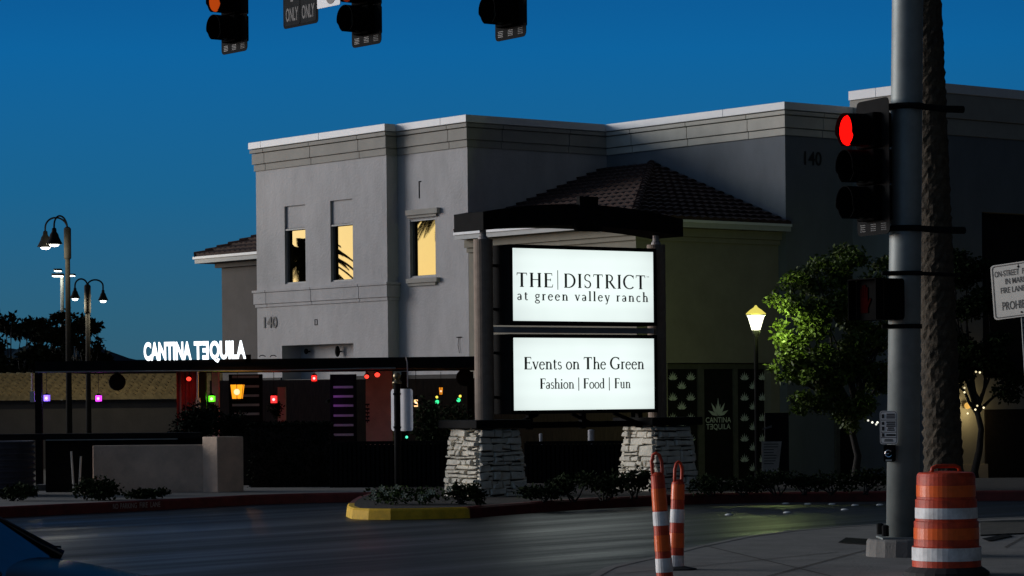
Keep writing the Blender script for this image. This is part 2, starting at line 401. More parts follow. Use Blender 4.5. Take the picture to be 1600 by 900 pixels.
# ================================================================== the shopping building
AX = Vector((-1.2, 78, 0)); RD = Vector((1, .8, 0)).normalized(); LD = Vector((-.8, 1, 0)).normalized()
BRZ = math.atan2(RD.y, RD.x)
bld = thing('shop_building', 'pale two-storey stucco shopping building with yellow lit windows, white parapet coping and tiled hip roofs', 'building', (AX.x, AX.y, GZ), BRZ)
BI = ROOT[bld.name].inverted()
def bf(u, v, a0):                                    # pixel on the plane a = a0 (faces the glow) -> (b, z)
    q = BI @ PL(u, v, AX+RD*a0, RD); return q.y, q.z
def bs(u, v, b0):                                    # pixel on the plane b = b0 (faces right) -> (a, z)
    q = BI @ PL(u, v, AX+LD*b0, LD); return q.x, q.z
def wall_a(mb, a0, b0, b1, z0, z1, holes=(), deep=.14, back=True):
    """wall sheet on plane a=a0 with recesses going to a0+deep"""
    bs_ = sorted({b0, b1, *[h[0] for h in holes], *[h[1] for h in holes]}); zs = sorted({z0, z1, *[h[2] for h in holes], *[h[3] for h in holes]})
    for p, q in zip(bs_, bs_[1:]):
        for r, t in zip(zs, zs[1:]):
            cb, cz = (p+q)/2, (r+t)/2
            if any(h[0] < cb < h[1] and h[2] < cz < h[3] for h in holes): continue
            mb.poly((a0, p, r), (a0, q, r), (a0, q, t), (a0, p, t))
    for h in holes:
        dp = h[4] if len(h) > 4 else deep; p, q, r, t = h[:4]; e = a0+dp
        mb.poly((a0, p, r), (a0, p, t), (e, p, t), (e, p, r)); mb.poly((a0, q, r), (e, q, r), (e, q, t), (a0, q, t))
        mb.poly((a0, p, r), (e, p, r), (e, q, r), (a0, q, r)); mb.poly((a0, p, t), (a0, q, t), (e, q, t), (e, p, t))
        if len(h) > 5 and h[5]: mb.poly((e, p, r), (e, q, r), (e, q, t), (e, p, t))
ZT = 9.6-GZ                                           # parapet top, local
AP = -.40                                             # the projecting bay
bR, _ = bf(605, 400, AP); bL, _ = bf(401, 400, AP)
bE = bf(605, 400, 0)[0]
# windows of the projecting bay: pane and blind panel above, in one niche each
def fr(u0, v0, u1, v1, a0):
    b0, z1 = bf(u1, v0, a0); b1, z0 = bf(u0, v1, a0); return b0, b1, z0, z1
W1 = fr(445.5, 355, 477, 444, AP); N1 = (W1[0], W1[1], W1[3], bf(460, 321, AP)[1], .07, True)
W2 = fr(517, 348, 551, 440.5, AP); N2 = (W2[0], W2[1], W2[3], bf(534, 312, AP)[1], .07, True)
W3 = fr(641, 340, 680, 434, 0.0)
HOLE = fr(441.5, 536, 552, 640, AP); HOLE = (HOLE[0], HOLE[1], HOLE[3]-2.1, HOLE[3])
mb = MB()
wall_a(mb, AP, bR, bL, 0, ZT-.02, [(*W1, .17), (*W2, .17), N1, N2, (*HOLE, .7, True)])
mb.poly((AP, bR, 0), (AP, bR, ZT-.02), (0.0, bR, ZT-.02), (0.0, bR, 0))             # reveal
mb.poly((AP, bL, 0), (AP, bL, ZT-.02), (9, bL, ZT-.02), (9, bL, 0))
wall_a(mb, 0.0, 0.0, bR, 0, ZT-.02, [(*W3, .17)])
mb.poly((0, 0, 0), (9, 0, 0), (9, 0, ZT-.02), (0, 0, ZT-.02))
mb.poly((.02, .0, ZT-.35), (9, 0, ZT-.35), (9, bL, ZT-.35), (.02, bL, ZT-.35))
wall1 = mb.build('wall', M['stucco'], bld, local=True)
# right block
BQ = -7.5; AQ = 5.2; BQ2 = -10.3; AQ2 = 7.8; ZT2 = 10.05-GZ
mb = MB()
wall_a(mb, AQ, BQ, 0.0, 0, ZT-.02)
mb.poly((AQ, BQ, 0), (AQ2+.5, BQ, 0), (AQ2+.5, BQ, ZT-.02), (AQ, BQ, ZT-.02))
mb.poly((AQ, BQ, ZT-.35), (14, BQ, ZT-.35), (14, 0, ZT-.35), (AQ, 0, ZT-.35))
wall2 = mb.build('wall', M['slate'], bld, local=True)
mb = MB()
wall_a(mb, AQ2, BQ2, BQ, 0, ZT2-.02)
NW = bs(1534, 331, BQ2); NW2 = bs(1600, 412, BQ2)
def wall_b(mb, b0, a0, a1, z0, z1, holes=()):
    as_ = sorted({a0, a1, *[h[0] for h in holes], *[h[1] for h in holes]}); zs = sorted({z0, z1, *[h[2] for h in holes], *[h[3] for h in holes]})
    for p, q in zip(as_, as_[1:]):
        for r, t in zip(zs, zs[1:]):
            ca, cz = (p+q)/2, (r+t)/2
            if any(h[0] < ca < h[1] and h[2] < cz < h[3] for h in holes): continue
            mb.poly((p, b0, r), (q, b0, r), (q, b0, t), (p, b0, t))
    for p, q, r, t, dp in holes:
        e = b0+dp
        mb.poly((p, b0, r), (p, b0, t), (p, e, t), (p, e, r)); mb.poly((q, b0, r), (q, e, r), (q, e, t), (q, b0, t))
        mb.poly((p, b0, r), (p, e, r), (q, e, r), (q, b0, r)); mb.poly((p, b0, t), (q, b0, t), (q, e, t), (p, e, t))
NICHE = (NW[0], NW[0]+3.0, NW2[1]-3.2, NW[1], .35)
wall_b(mb, BQ2, AQ2, AQ2+14, 0, ZT2-.02, [NICHE])
mb.poly((AQ2, BQ2, ZT2-.35), (AQ2+14, BQ2, ZT2-.35), (AQ2+14, BQ, ZT2-.35), (AQ2, BQ, ZT2-.35))
mb.poly((AQ2, BQ, ZT-1), (AQ2+14, BQ, ZT-1), (AQ2+14, BQ, ZT2-.02), (AQ2, BQ, ZT2-.02))
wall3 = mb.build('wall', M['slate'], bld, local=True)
mb = MB(); mb.bx(NICHE[0], NICHE[1], BQ2+.35, BQ2+.4, NICHE[2], NICHE[3]); mb.build('window', M['dark'], bld, local=True)

# cornices: separate courses with open joints, on both directions of wall
def course_a(mb, a0, b0, b1, z0, z1, e, joints=(), g=.022):
    cuts = [b0]+[j for j in sorted(joints) if b0+.1 < j < b1-.1]+[b1]
    for i, (p, q) in enumerate(zip(cuts, cuts[1:])):
        mb.bx(a0-e, a0+.02, p+(g/2 if i else 0), q-(g/2 if i < len(cuts)-2 else 0), z0, z1)
def course_b(mb, b0, a0, a1, z0, z1, e, joints=(), g=.022):
    cuts = [a0]+[j for j in sorted(joints) if a0+.1 < j < a1-.1]+[a1]
    for i, (p, q) in enumerate(zip(cuts, cuts[1:])):
        mb.bx(p+(g/2 if i else 0), q-(g/2 if i < len(cuts)-2 else 0), b0-e, b0+.02, z0, z1)
LAY = [(-.31, -.205, .14), (-.655, -.333, .09), (-.865, -.677, .045)]
CO = (-.18, .03, .17)
def jn(us, v, a0): return [bf(u, v, a0)[0] for u in us]
cm = MB(); cw = MB(); cq = MB()
J1 = jn((416, 487.5, 563), 230, AP); J2 = jn((625, 703.5), 220, 0.0)
for z0, z1, e in LAY:
    course_a(cm, AP, bR-e, bL+e, ZT+z0, ZT+z1, e, J1)
    cm.bx(AP+.02, -e, bR-e, bR+.02, ZT+z0, ZT+z1)
    course_a(cm, 0, -e, bR-e-.002, ZT+z0, ZT+z1, e, J2)
    course_b(cm, 0, .02, AQ-e, ZT+z0, ZT+z1, e, (1.2, 3.7))
    course_a(cq, AQ, BQ-e, -e, ZT+z0, ZT+z1, e, (-6.1, -3.6, -1.2))
    course_b(cq, BQ, AQ+.02, AQ2-e-.02, ZT+z0, ZT+z1, e, (6.6,))
z0, z1, e = CO
course_a(cw, AP, bR-e, bL+e, ZT+z0, ZT+z1, e, jn((414, 505), 220, AP), .006)
cw.bx(AP+.02, -e, bR-e, bR+.02, ZT+z0, ZT+z1)
course_a(cw, 0, -e, bR-e-.002, ZT+z0, ZT+z1, e, jn((695,), 190, 0), .006)
course_b(cw, 0, .02, AQ-e, ZT+z0, ZT+z1, e)
course_a(cw, AQ, BQ-e, -e, ZT+z0, ZT+z1, e, (-5.2,), .006)
course_b(cw, BQ, AQ+.02, AQ2-.05, ZT+z0, ZT+z1, e)
course_a(cw, AQ2, BQ2-e, BQ-.05, ZT2+z0-.05, ZT2+z1, e, (-8.6,), .006)
course_b(cw, BQ2, AQ2+.02, AQ2+14, ZT2+z0-.05, ZT2+z1, e)
for z0, z1, e in ((-.9, -.235, .12), (-1.35, -.91, .05)):
    course_a(cm, AQ2, BQ2-e, BQ-.05, ZT2+z0, ZT2+z1, e); course_b(cm, BQ2, AQ2+.02, AQ2+14, ZT2+z0, ZT2+z1, e)
cm.build('cornice', M['trim'], bld, local=True, bev=.006)
cq.build('cornice', M['trim2'], bld, local=True, bev=.006)
cw.build('coping', M['coping'], bld, local=True, bev=.012)
# parapet upstand on the roof behind
mb = MB(); q = bs(970, 193, 0); mb.bx(q[0]+2.5, q[0]+5.5, .8, 2.2, ZT-.3, ZT+.12); mb.build('roof_hatch', M['bronze'], bld, local=True)
# belt course under the bay windows
cm = MB(); bz = bf(605, 440.5, AP-.1)[1]
for z0, z1, e in ((-.075, 0, .12), (-.43, -.085, .085), (-.53, -.44, .045)):
    course_a(cm, AP, bR-e, bL+e, bz+z0, bz+z1, e, jn((419, 489, 564), 470, AP))
    cm.bx(AP+.02, -.002, bR-e, bR+.02, bz+z0, bz+z1)
cm.build('belt_course', M['stucco'], bld, local=True, bev=.006)
# windows
def window(b0, b1, z0, z1, a0, name='window'):
    f = MB(); t = .055
    for (p, q, r, s_) in ((b0, b0+t, z0, z1), (b1-t*1.4, b1, z0, z1), (b0+t, b1-t*1.4, z0, z0+t), (b0+t, b1-t*1.4, z1-t, z1)):
        f.bx(a0+.11, a0+.165, p, q, r, s_)
    fo = f.build(name, M['bronze'], bld, local=True)
    g = MB(); x = a0+.145; n = 1
    g.poly((x, b0+t, z0+t), (x, b1-t*1.4, z0+t), (x, b1-t*1.4, z1-t), (x, b0+t, z1-t)); g.build('pane', M['glass'], fo, local=True)
    h = MB(); h.bx(a0+.02, a0+.16, b0+.001, b1-.001, z1-.05, z1-.003); h.bx(a0+.05, a0+.16, b0+.001, b1-.001, z0+.003, z0+.045); h.build('frame', M['fascia'], fo, local=True)
    return fo
window(*W1, AP); window(*W2, AP); w3 = window(*W3, 0.0)
for u0, u1, v0, v1, e in ((633, 682.5, 327.5, 333.5, .13), (636, 681, 333.5, 338.5, .07), (634, 682, 435, 441, .13), (637, 680, 441, 446, .07)):
    b1, zt = bf(u0, v0+1.3, -e); b0, zb = bf(u1, v1-1.0, -e); mb = MB(); mb.bx(-e, .01, b0, b1, zb, zt); mb.build('moulding', M['trim'], w3, local=True, bev=.008)
# small fixings on the wall
mb = MB(); b, z = bf(655, 283, 0); z2 = bf(655, 310, 0)[1]; mb.bx(-.012, .01, b-.018, b+.018, z2, z); mb.bx(-.012, .01, b-.10, b-.018, z-.03, z)
b, z = bf(494, 503, AP)
for (p, q, r, s_) in ((-.07, -.05, -.10, .08), (.05, .07, -.10, .08), (-.05, .05, .06, .08), (-.05, .05, -.1, -.08)): mb.bx(AP-.012, AP+.01, b+p, b+q, z+r, z+s_)
b, z = bf(718, 527, 0)
mb.tube([(-.02, b, z), (-.03, b+.03, z-.22), (-.03, b-.03, z-.45)], .008, 5); mb.bx(-.04, .01, b-.1, b+.1, z-.01, z+.015)
mb.build('wall_fixing', M['black'], bld, local=True)
mb = MB(); mb.bx(AP+.02, AP+.68, HOLE[0]-.0, HOLE[1], HOLE[3]-1.15, HOLE[3]-1.05); mb.build('storefront_ledge', M['bronze'], bld, local=True)
for u, rx, rz in ((480.5, .07, .09), (529.5, .08, .17)):
    b, z = bf(u, 549, AP+.6)
    mb = MB(); mb.ball((AP+.55, b, z), rx, 12, 8, sz=rz/rx); mb.tube([(AP+.7, b, z), (AP+.55, b, z)], .02, 6); mb.build('wall_lamp', M['black'], bld, local=True)
# house numbers
mb = MB(); b, z = bf(413, 512.5, AP); b2 = bf(433.5, 512, AP)[0]
mb.text('140', (AP-.02, b, z), (0, -1, 0), (0, 0, 1), .33, b-b2, bold=.014, ext=.004); mb.build('house_number', M['ink'], bld, local=True)
mb = MB(); a, z = bs(1256, 257, BQ); a2 = bs(1283, 257, BQ)[0]
mb.text('140', (a, BQ-.02, z), (1, 0, 0), (0, 0, 1), .36, a2-a, bold=.014, ext=.004); mb.build('house_number', M['ink'], bld, local=True)
# ---- tiled roofs
def tile_slope(mb, e0, e1, t0, t1, rows, amp=.045, per=.30, th=.05):
    e0, e1, t0, t1 = map(Vector, (e0, e1, t0, t1)); ed = (e1-e0).normalized(); up = ((t0+t1)/2-(e0+e1)/2); nrm = ed.cross(up).normalized()
    if nrm.z < 0: nrm = -nrm
    def line(f): return e0.lerp(t0, f), e1.lerp(t1, f)
    for i in range(rows):
        f0, f1 = i/rows, min(1, (i+1.12)/rows)
        p0, p1 = line(f0); q0, q1 = line(f1); s0, s1 = (p0-e0).dot(ed), (p1-e0).dot(ed)
        n = max(2, int((s1-s0)/(per/6)))
        row = []
        for k in range(n+1):
            x = s0+(s1-s0)*k/n; wv = amp*abs(math.sin(math.pi*x/per+i*0))+random.uniform(-.004, .004)
            fq = k/n
            a = p0.lerp(p1, fq)+nrm*(th+wv+.02); 
            d = q0.lerp(q1, fq) if (q1-q0).length > .05 else q0
            xd = (d-e0).dot(ed); d = d+nrm*(wv*.8)
            row.append((p0.lerp(p1, fq)-nrm*.01, a, d))
        for (c0, a0, d0), (c1, a1, d1) in zip(row, row[1:]): mb.poly(c0, c1, a1, a0); mb.poly(a0, a1, d1, d0)
ZE = 6.28-GZ; OV = .5; RISE = 1.95
def ridge_cap(mb, p, q, r=.11):
    p, q = Vector(p), Vector(q); n = max(2, int((q-p).length/.38))
    for i in range(n):
        a, b = p.lerp(q, i/n), p.lerp(q, (i+1.08)/n); up = Vector((0, 0, .03)); mb.tube([a+up*1.6, b+up*.4], [r*1.08, r*.9], 8)
e_c = (-OV, -7.2-OV, ZE); e_l = (-OV, .0, ZE); e_r = (AQ, -7.2-OV, ZE); apex = (AQ, -7.2-OV+AQ+OV, ZE+RISE+.12)
mb = MB()
tile_slope(mb, e_c, e_l, apex, (AQ, .0, apex[2]), 15)
tile_slope(mb, e_r, e_c, apex, apex, 15)
rf = mb.build('roof', M['tile'], bld, local=True)
mb = MB(); ridge_cap(mb, e_c, apex); mb.build('ridge_tile', M['tile'], rf, local=True)
mb = MB()
mb.bx(-OV, -OV+.05, -7.2-OV, -.02, ZE-.20, ZE-.01); mb.bx(-OV+.051, AQ, -7.2-OV, -7.2-OV+.05, ZE-.20, ZE-.01)
fa = mb.build('fascia', M['fascia'], bld, local=True)
mb = MB(); mb.bx(-OV-.05, -OV-.002, -7.2-OV-.05, -.02, ZE-.07, ZE+.0); mb.bx(-OV+.0, AQ, -7.2-OV-.05, -7.2-OV-.002, ZE-.07, ZE+.0)
mb.build('drip_edge', M['gutter'], fa, local=True)
mb = MB(); mb.bx(-OV+.052, .3, -7.2-OV+.052, -.02, ZE-.19, ZE-.16); mb.bx(.301, AQ, -7.2-OV+.052, -6.9, ZE-.19, ZE-.16); mb.build('soffit', M['tan'], fa, local=True)
mb = MB(); mb.bx(-.16, .0, -7.2-.16, -.02, ZE-.42, ZE-.20); mb.bx(.001, AQ, -7.2-.16, -7.2, ZE-.42, ZE-.20); mb.bx(-.08, .0, -7.2-.08, -.02, ZE-.55, ZE-.425); mb.bx(.001, AQ, -7.2-.08, -7.2, ZE-.55, ZE-.425)
mb.build('wall_moulding', M['tan'], bld, local=True)
DOOR = (bs(1043, 568, -7.2), bs(1206, 770, -7.2))
SF = (DOOR[0][0], DOOR[1][0], 0.02, bs(1043, 567, -7.2)[1])
mb = MB()
mb.poly((0, -7.2, 0), (0, -.01, 0), (0, -.01, ZE-.2), (0, -7.2, ZE-.2))
wall_b(mb, -7.2, 0, AQ, 0, ZE-.2, [(*SF, .3)])
mb.build('wall', M['tan'], bld, local=True)
# left wing
LW = 3.5; AW = .55
mb = MB(); b0 = bL; b1 = bL+LW
mb.poly((AW, b0, 0), (AW, b1, 0), (AW, b1, ZE-.2), (AW, b0, ZE-.2)); mb.poly((AW, b1, 0), (AW+8, b1, 0), (AW+8, b1, ZE-.2), (AW, b1, ZE-.2))
mb.build('wall', M['brown'], bld, local=True)
mb = MB(); c = (AW-.55, b1+.75, ZE); rl = (AW+4, b1+.75-4.5, ZE+1.75)
tile_slope(mb, (AW-.55, bL-.3, ZE), c, (rl[0], bL-2.3, rl[2]), rl, 11); tile_slope(mb, c, (AW+8.5, b1+.75, ZE), rl, rl, 11)
rf2 = mb.build('roof', M['tile'], bld, local=True)
mb = MB(); ridge_cap(mb, c, rl); mb.build('ridge_tile', M['tile'], rf2, local=True)
mb = MB(); mb.bx(AW-.55, AW-.5, bL, b1+.75, ZE-.22, ZE-.02); mb.bx(AW-.499, AW+8, b1+.7, b1+.75, ZE-.22, ZE-.02)
fb = mb.build('fascia', M['fascia'], bld, local=True)
mb = MB(); mb.bx(AW-.6, AW-.552, bL, b1+.80, ZE-.08, ZE+.0); mb.build('drip_edge', M['gutter'], fb, local=True)
mb = MB(); mb.bx(AW-.16, AW, bL, b1+.16, ZE-.38, ZE-.2); mb.bx(AW-.49, AW+.2, bL, b1+.69, ZE-.21, ZE-.18); mb.build('wall_moulding', M['brown'], bld, local=True)

# ---- the patterned doorway under the right hip roof
def agave(mb, o, xd, yd, s, n=7):
    nd = xd.cross(yd)
    for i in range(n):
        t = (i-(n-1)/2)/((n-1)/2); ang = t*1.12; L = s*(1-.28*abs(t)); wd = s*.10
        d = xd*math.sin(ang)+yd*math.cos(ang); p = xd*math.cos(ang)-yd*math.sin(ang)
        b = o+xd*(t*s*.10)
        mb.poly(b, b+d*L*.45+p*wd, b+d*L, b+d*L*.45-p*wd)
PB = -7.2+.24
ent = MB(); ent.bx(SF[0]+.01, SF[1]-.01, -7.2+.26, -7.2+.29, SF[2], SF[3]-.01)
ent_o = ent.build('entrance', M['dark'], bld, local=True)
mull = MB()
for u0, u1 in ((1090, 1099.5), (1145.5, 1152), (1203, 1207)):
    a0 = bs(u0, 660, PB)[0]; a1 = bs(u1, 660, PB)[0]; mull.bx(a0, a1, PB-.035, PB+.015, .02, SF[3]-.02)
mull.bx(SF[0]+.02, SF[1]-.02, PB-.04, PB+.01, SF[3]-.16, SF[3]-.02)
mull.build('door_frame', M['bronze'], ent_o, local=True)
ag = MB(); X, Z_ = Vector((1, 0, 0)), Vector((0, 0, 1))
for pn, (ul, um, ur) in enumerate(((1052, 1066, 1080), (1164, 1178, 1192))):
    k = 0; v = 594.
    while v < 752:
        for u, dv in ((ul, 0), (ur, 0), (um, 14)):
            a, z = bs(u, v+dv, PB-.02)
            if z > .15: agave(ag, Vector((a, PB-.006, z)), X, Z_, .24)
        v += 32
ag.build('agave_pattern', M['paleink'], ent_o, local=True)
lg = MB(); a, z = bs(1122, 650, PB); agave(lg, Vector((a, PB-.006, z)), X, Z_, .50, 5); agave(lg, Vector((a, PB-.009, z)), X, Z_, .36, 6)
a0, z0 = bs(1102.5, 660.5, PB); a1, _ = bs(1142, 660, PB); _, z1 = bs(1103, 671, PB)
lg.text('CANTINA', (a0, PB-.006, z0), X, Z_, .14, a1-a0, bold=.008)
wT = (a1-a0)*.98
lg.text('T', (a0+.02, PB-.006, z1), X, Z_, .14, wT*.135, bold=.008)
lg.text('E', (a0+.02+wT*.15, PB-.006, z1), X, Z_, .14, wT*.11, bold=.008, mirror=True)
lg.text('QUILA', (a0+.02+wT*.285, PB-.006, z1), X, Z_, .14, wT*.69, bold=.008)
lg.build('door_lettering', M['paleink'], ent_o, local=True)
# dark doors further right
mb = MB(); a0, zt = bs(1306, 662, BQ); a1, _ = bs(1346, 662, BQ); 
mb.bx(a0, a1, BQ-.04, BQ+.02, .02, zt); sd2 = mb.build('side_door', M['dark'], bld, local=True)
mb = MB(); 
for x in (a0, a1): mb.bx(x-.07, x+.07, BQ-.09, BQ-.001, .02, zt+.1)
mb.bx(a0+.07, a1-.07, BQ-.088, BQ-.001, zt, zt+.1); mb.build('door_frame', M['bronze'], sd2, local=True)
mb = MB(); a0, zt = bs(1538, 640, BQ2); a1 = a0+2.4
mb.bx(a0, a1, BQ2-.04, BQ2+.02, .02, zt); mb.build('side_door', M['dark'], bld, local=True)
mb = MB(); a0, zc = bs(1496, 726, BQ2); a1, _ = bs(1537, 726, BQ2); mb.bx(a0, a1, BQ2-.16, BQ2-.002, .02, zc); mb.build('wall_plinth', M['trim'], bld, local=True)
# ground-floor shopfront panels, coloured black in place of the pergola roof's shade
mb = MB(); zf = 2.3-GZ
for b0, b1 in ((.35, 3.7), (bR+.1, HOLE[0]-.02), (HOLE[1]+.02, bL-.1)):
    if b1-b0 < .4: continue
    a0 = 0 if b0 < bR-.2 else AP
    mb = MB(); mb.bx(a0-.05, a0-.001, b0, b1, .02, zf); mb.build('shopfront', M['dark'], bld, local=True)

# ================================================================== the lit monument sign
SD = Vector((1, .72, 0)).normalized(); SN = Vector((SD.y, -SD.x, 0))     # along the sign, and out of its face
SZ = .125
C1 = Vector((-.41, 41.0, 0)); CLEN = 3.30; C2 = C1+SD*CLEN
SRZ = math.atan2(SD.y, SD.x)
sg = thing('monument_sign', 'tall monument sign, two glowing white panels on stone piers under a curved black roof', 'sign', (C1.x, C1.y, SZ), SRZ)
# local frame: x along the sign, -y out of the face, z up from the bed
def sz(v, u=757): return P(u, v, 41).z-SZ
def tx(p): return p
PH = 1.02
def pier(x):
    core = MB(); hb, ht = .43, .34
    core.add([(x-hb, -hb, -.1), (x+hb, -hb, -.1), (x+hb, hb, -.1), (x-hb, hb, -.1), (x-ht, -ht, PH), (x+ht, -ht, PH), (x+ht, ht, PH), (x-ht, ht, PH)],
             [(0, 1, 5, 4), (1, 2, 6, 5), (2, 3, 7, 6), (3, 0, 4, 7), (4, 5, 6, 7)])
    pc = core.build('pier', M['mortar'], sg, local=True)
    st = MB()
    def cut(u0, u1, v0, v1, out):
        w_, h_ = (u1-u0)*.86, (v1-v0)*PH
        big = random.random()
        if h_ > .22 or (h_ > .075 and big > .30 and not (h_ < .24 and w_ < .30 and big < .50)):
            if h_ > .05 and (h_ > w_*.55 or h_ > .13):
                f = random.uniform(.28, .72); m_ = v0+(v1-v0)*f; cut(u0, u1, v0, m_, out); cut(u0, u1, m_, v1, out); return
        if w_ > max(.16, random.uniform(.22, .46)):
            f = random.uniform(.3, .7); m_ = u0+(u1-u0)*f; cut(u0, m_, v0, v1, out); cut(m_, u1, v0, v1, out); return
        out.append((u0, u1, v0, v1))
    for face in range(4):
        rot = Matrix.Rotation(face*math.pi/2, 3, 'Z'); cells = []
        cut(-.015, 1.015, 0, 1, cells)
        for u0, u1, v0, v1 in cells:
            d = random.uniform(.025, .085); j = .014; gp = .0075
            def at(u, v, o, ju=0, jv=0):
                hw = hb+(ht-hb)*v; q = Vector(((u*2-1)*hw, -hw-o, v*PH)); q.x += ju; q.z += jv
                return rot @ q+Vector((x, 0, 0))
            du, dv = gp/.8, gp/PH
            js = [(random.uniform(-j, j), random.uniform(-j, j)) for _ in range(4)]
            cs = [(u0+du, v0+dv), (u1-du, v0+dv), (u1-du, v1-dv), (u0+du, v1-dv)]
            ins = min(.012, (v1-v0)*PH*.18)
            sgn = [(1, 1), (-1, 1), (-1, -1), (1, -1)]
            lo = [at(c[0], c[1], -.01, *jj) for c, jj in zip(cs, js)]
            md = [at(c[0], c[1], d*.75, *jj) for c, jj in zip(cs, js)]
            hi = [at(c[0], c[1], d+random.uniform(-.006, .01), jj[0]+s[0]*ins, jj[1]+s[1]*ins) for c, jj, s in zip(cs, js, sgn)]
            st.add(lo+md+hi, [(0, 1, 5, 4), (1, 2, 6, 5), (2, 3, 7, 6), (3, 0, 4, 7), (4, 5, 9, 8), (5, 6, 10, 9), (6, 7, 11, 10), (7, 4, 8, 11), (8, 9, 10, 11)])
    st.build('stone_cladding', M['stone'], pc, local=True)
    cp = MB(); cp.bx(x-.50, x+.50, -.50, .50, PH+.012, PH+.135); cp.build('cap', M['black'], pc, local=True, bev=.012)
random.seed(11); pier(0.0); pier(CLEN)
ZC = sz(374)
for x in (0.0, CLEN):
    mb = MB(); mb.tube([(x, 0, PH+.13), (x, 0, ZC)], .145, 24); mb.build('column', M['column'], sg, local=True, smooth=False)
    mb = MB(); mb.tube([(x+.0, 0, ZC), (x+.0, 0, ZC+.30)], .05, 12); mb.lathe([(.075, ZC), (.075, ZC+.03), (.05, ZC+.06)], (x, 0, 0), 14); mb.build('roof_bracket', M['slat'], sg, local=True)
# cabinets
FY = -.36
def pnl(u, v):                                       # pixel on the face plane -> local x, z
    q = ROOT[sg.name].inverted() @ PL(u, v, C1+SN*(-FY), SN); return q.x, q.z
xa, za1 = pnl(800, 387.3); xb, _ = pnl(1020.3, 390); _, za0 = pnl(801, 501.2)
_, zb1 = pnl(801, 527.6); _, zb0 = pnl(801, 641.5)
for nm, z0, z1 in (('upper', za0, za1), ('lower', zb0, zb1)):
    c = MB(); t = .055
    c.bx(xa-t, xb+t, FY+.015, FY+.42, z0-t, z1+t)
    cab = c.build('cabinet', M['black'], sg, local=True, bev=.006)
    f = MB(); f.bx(xa-t, xa, FY-.012, FY+.014, z0-t, z1+t); f.bx(xb, xb+t, FY-.012, FY+.014, z0-t, z1+t); f.bx(xa, xb, FY-.012, FY+.014, z1, z1+t); f.bx(xa, xb, FY-.012, FY+.014, z0-t, z0)
    f.build('frame', M['black'], cab, local=True)
    p = MB(); p.poly((xa, FY, z0), (xb, FY, z0), (xb, FY, z1), (xa, FY, z1)); p.build('lit_panel', M['panel'], cab, local=True)
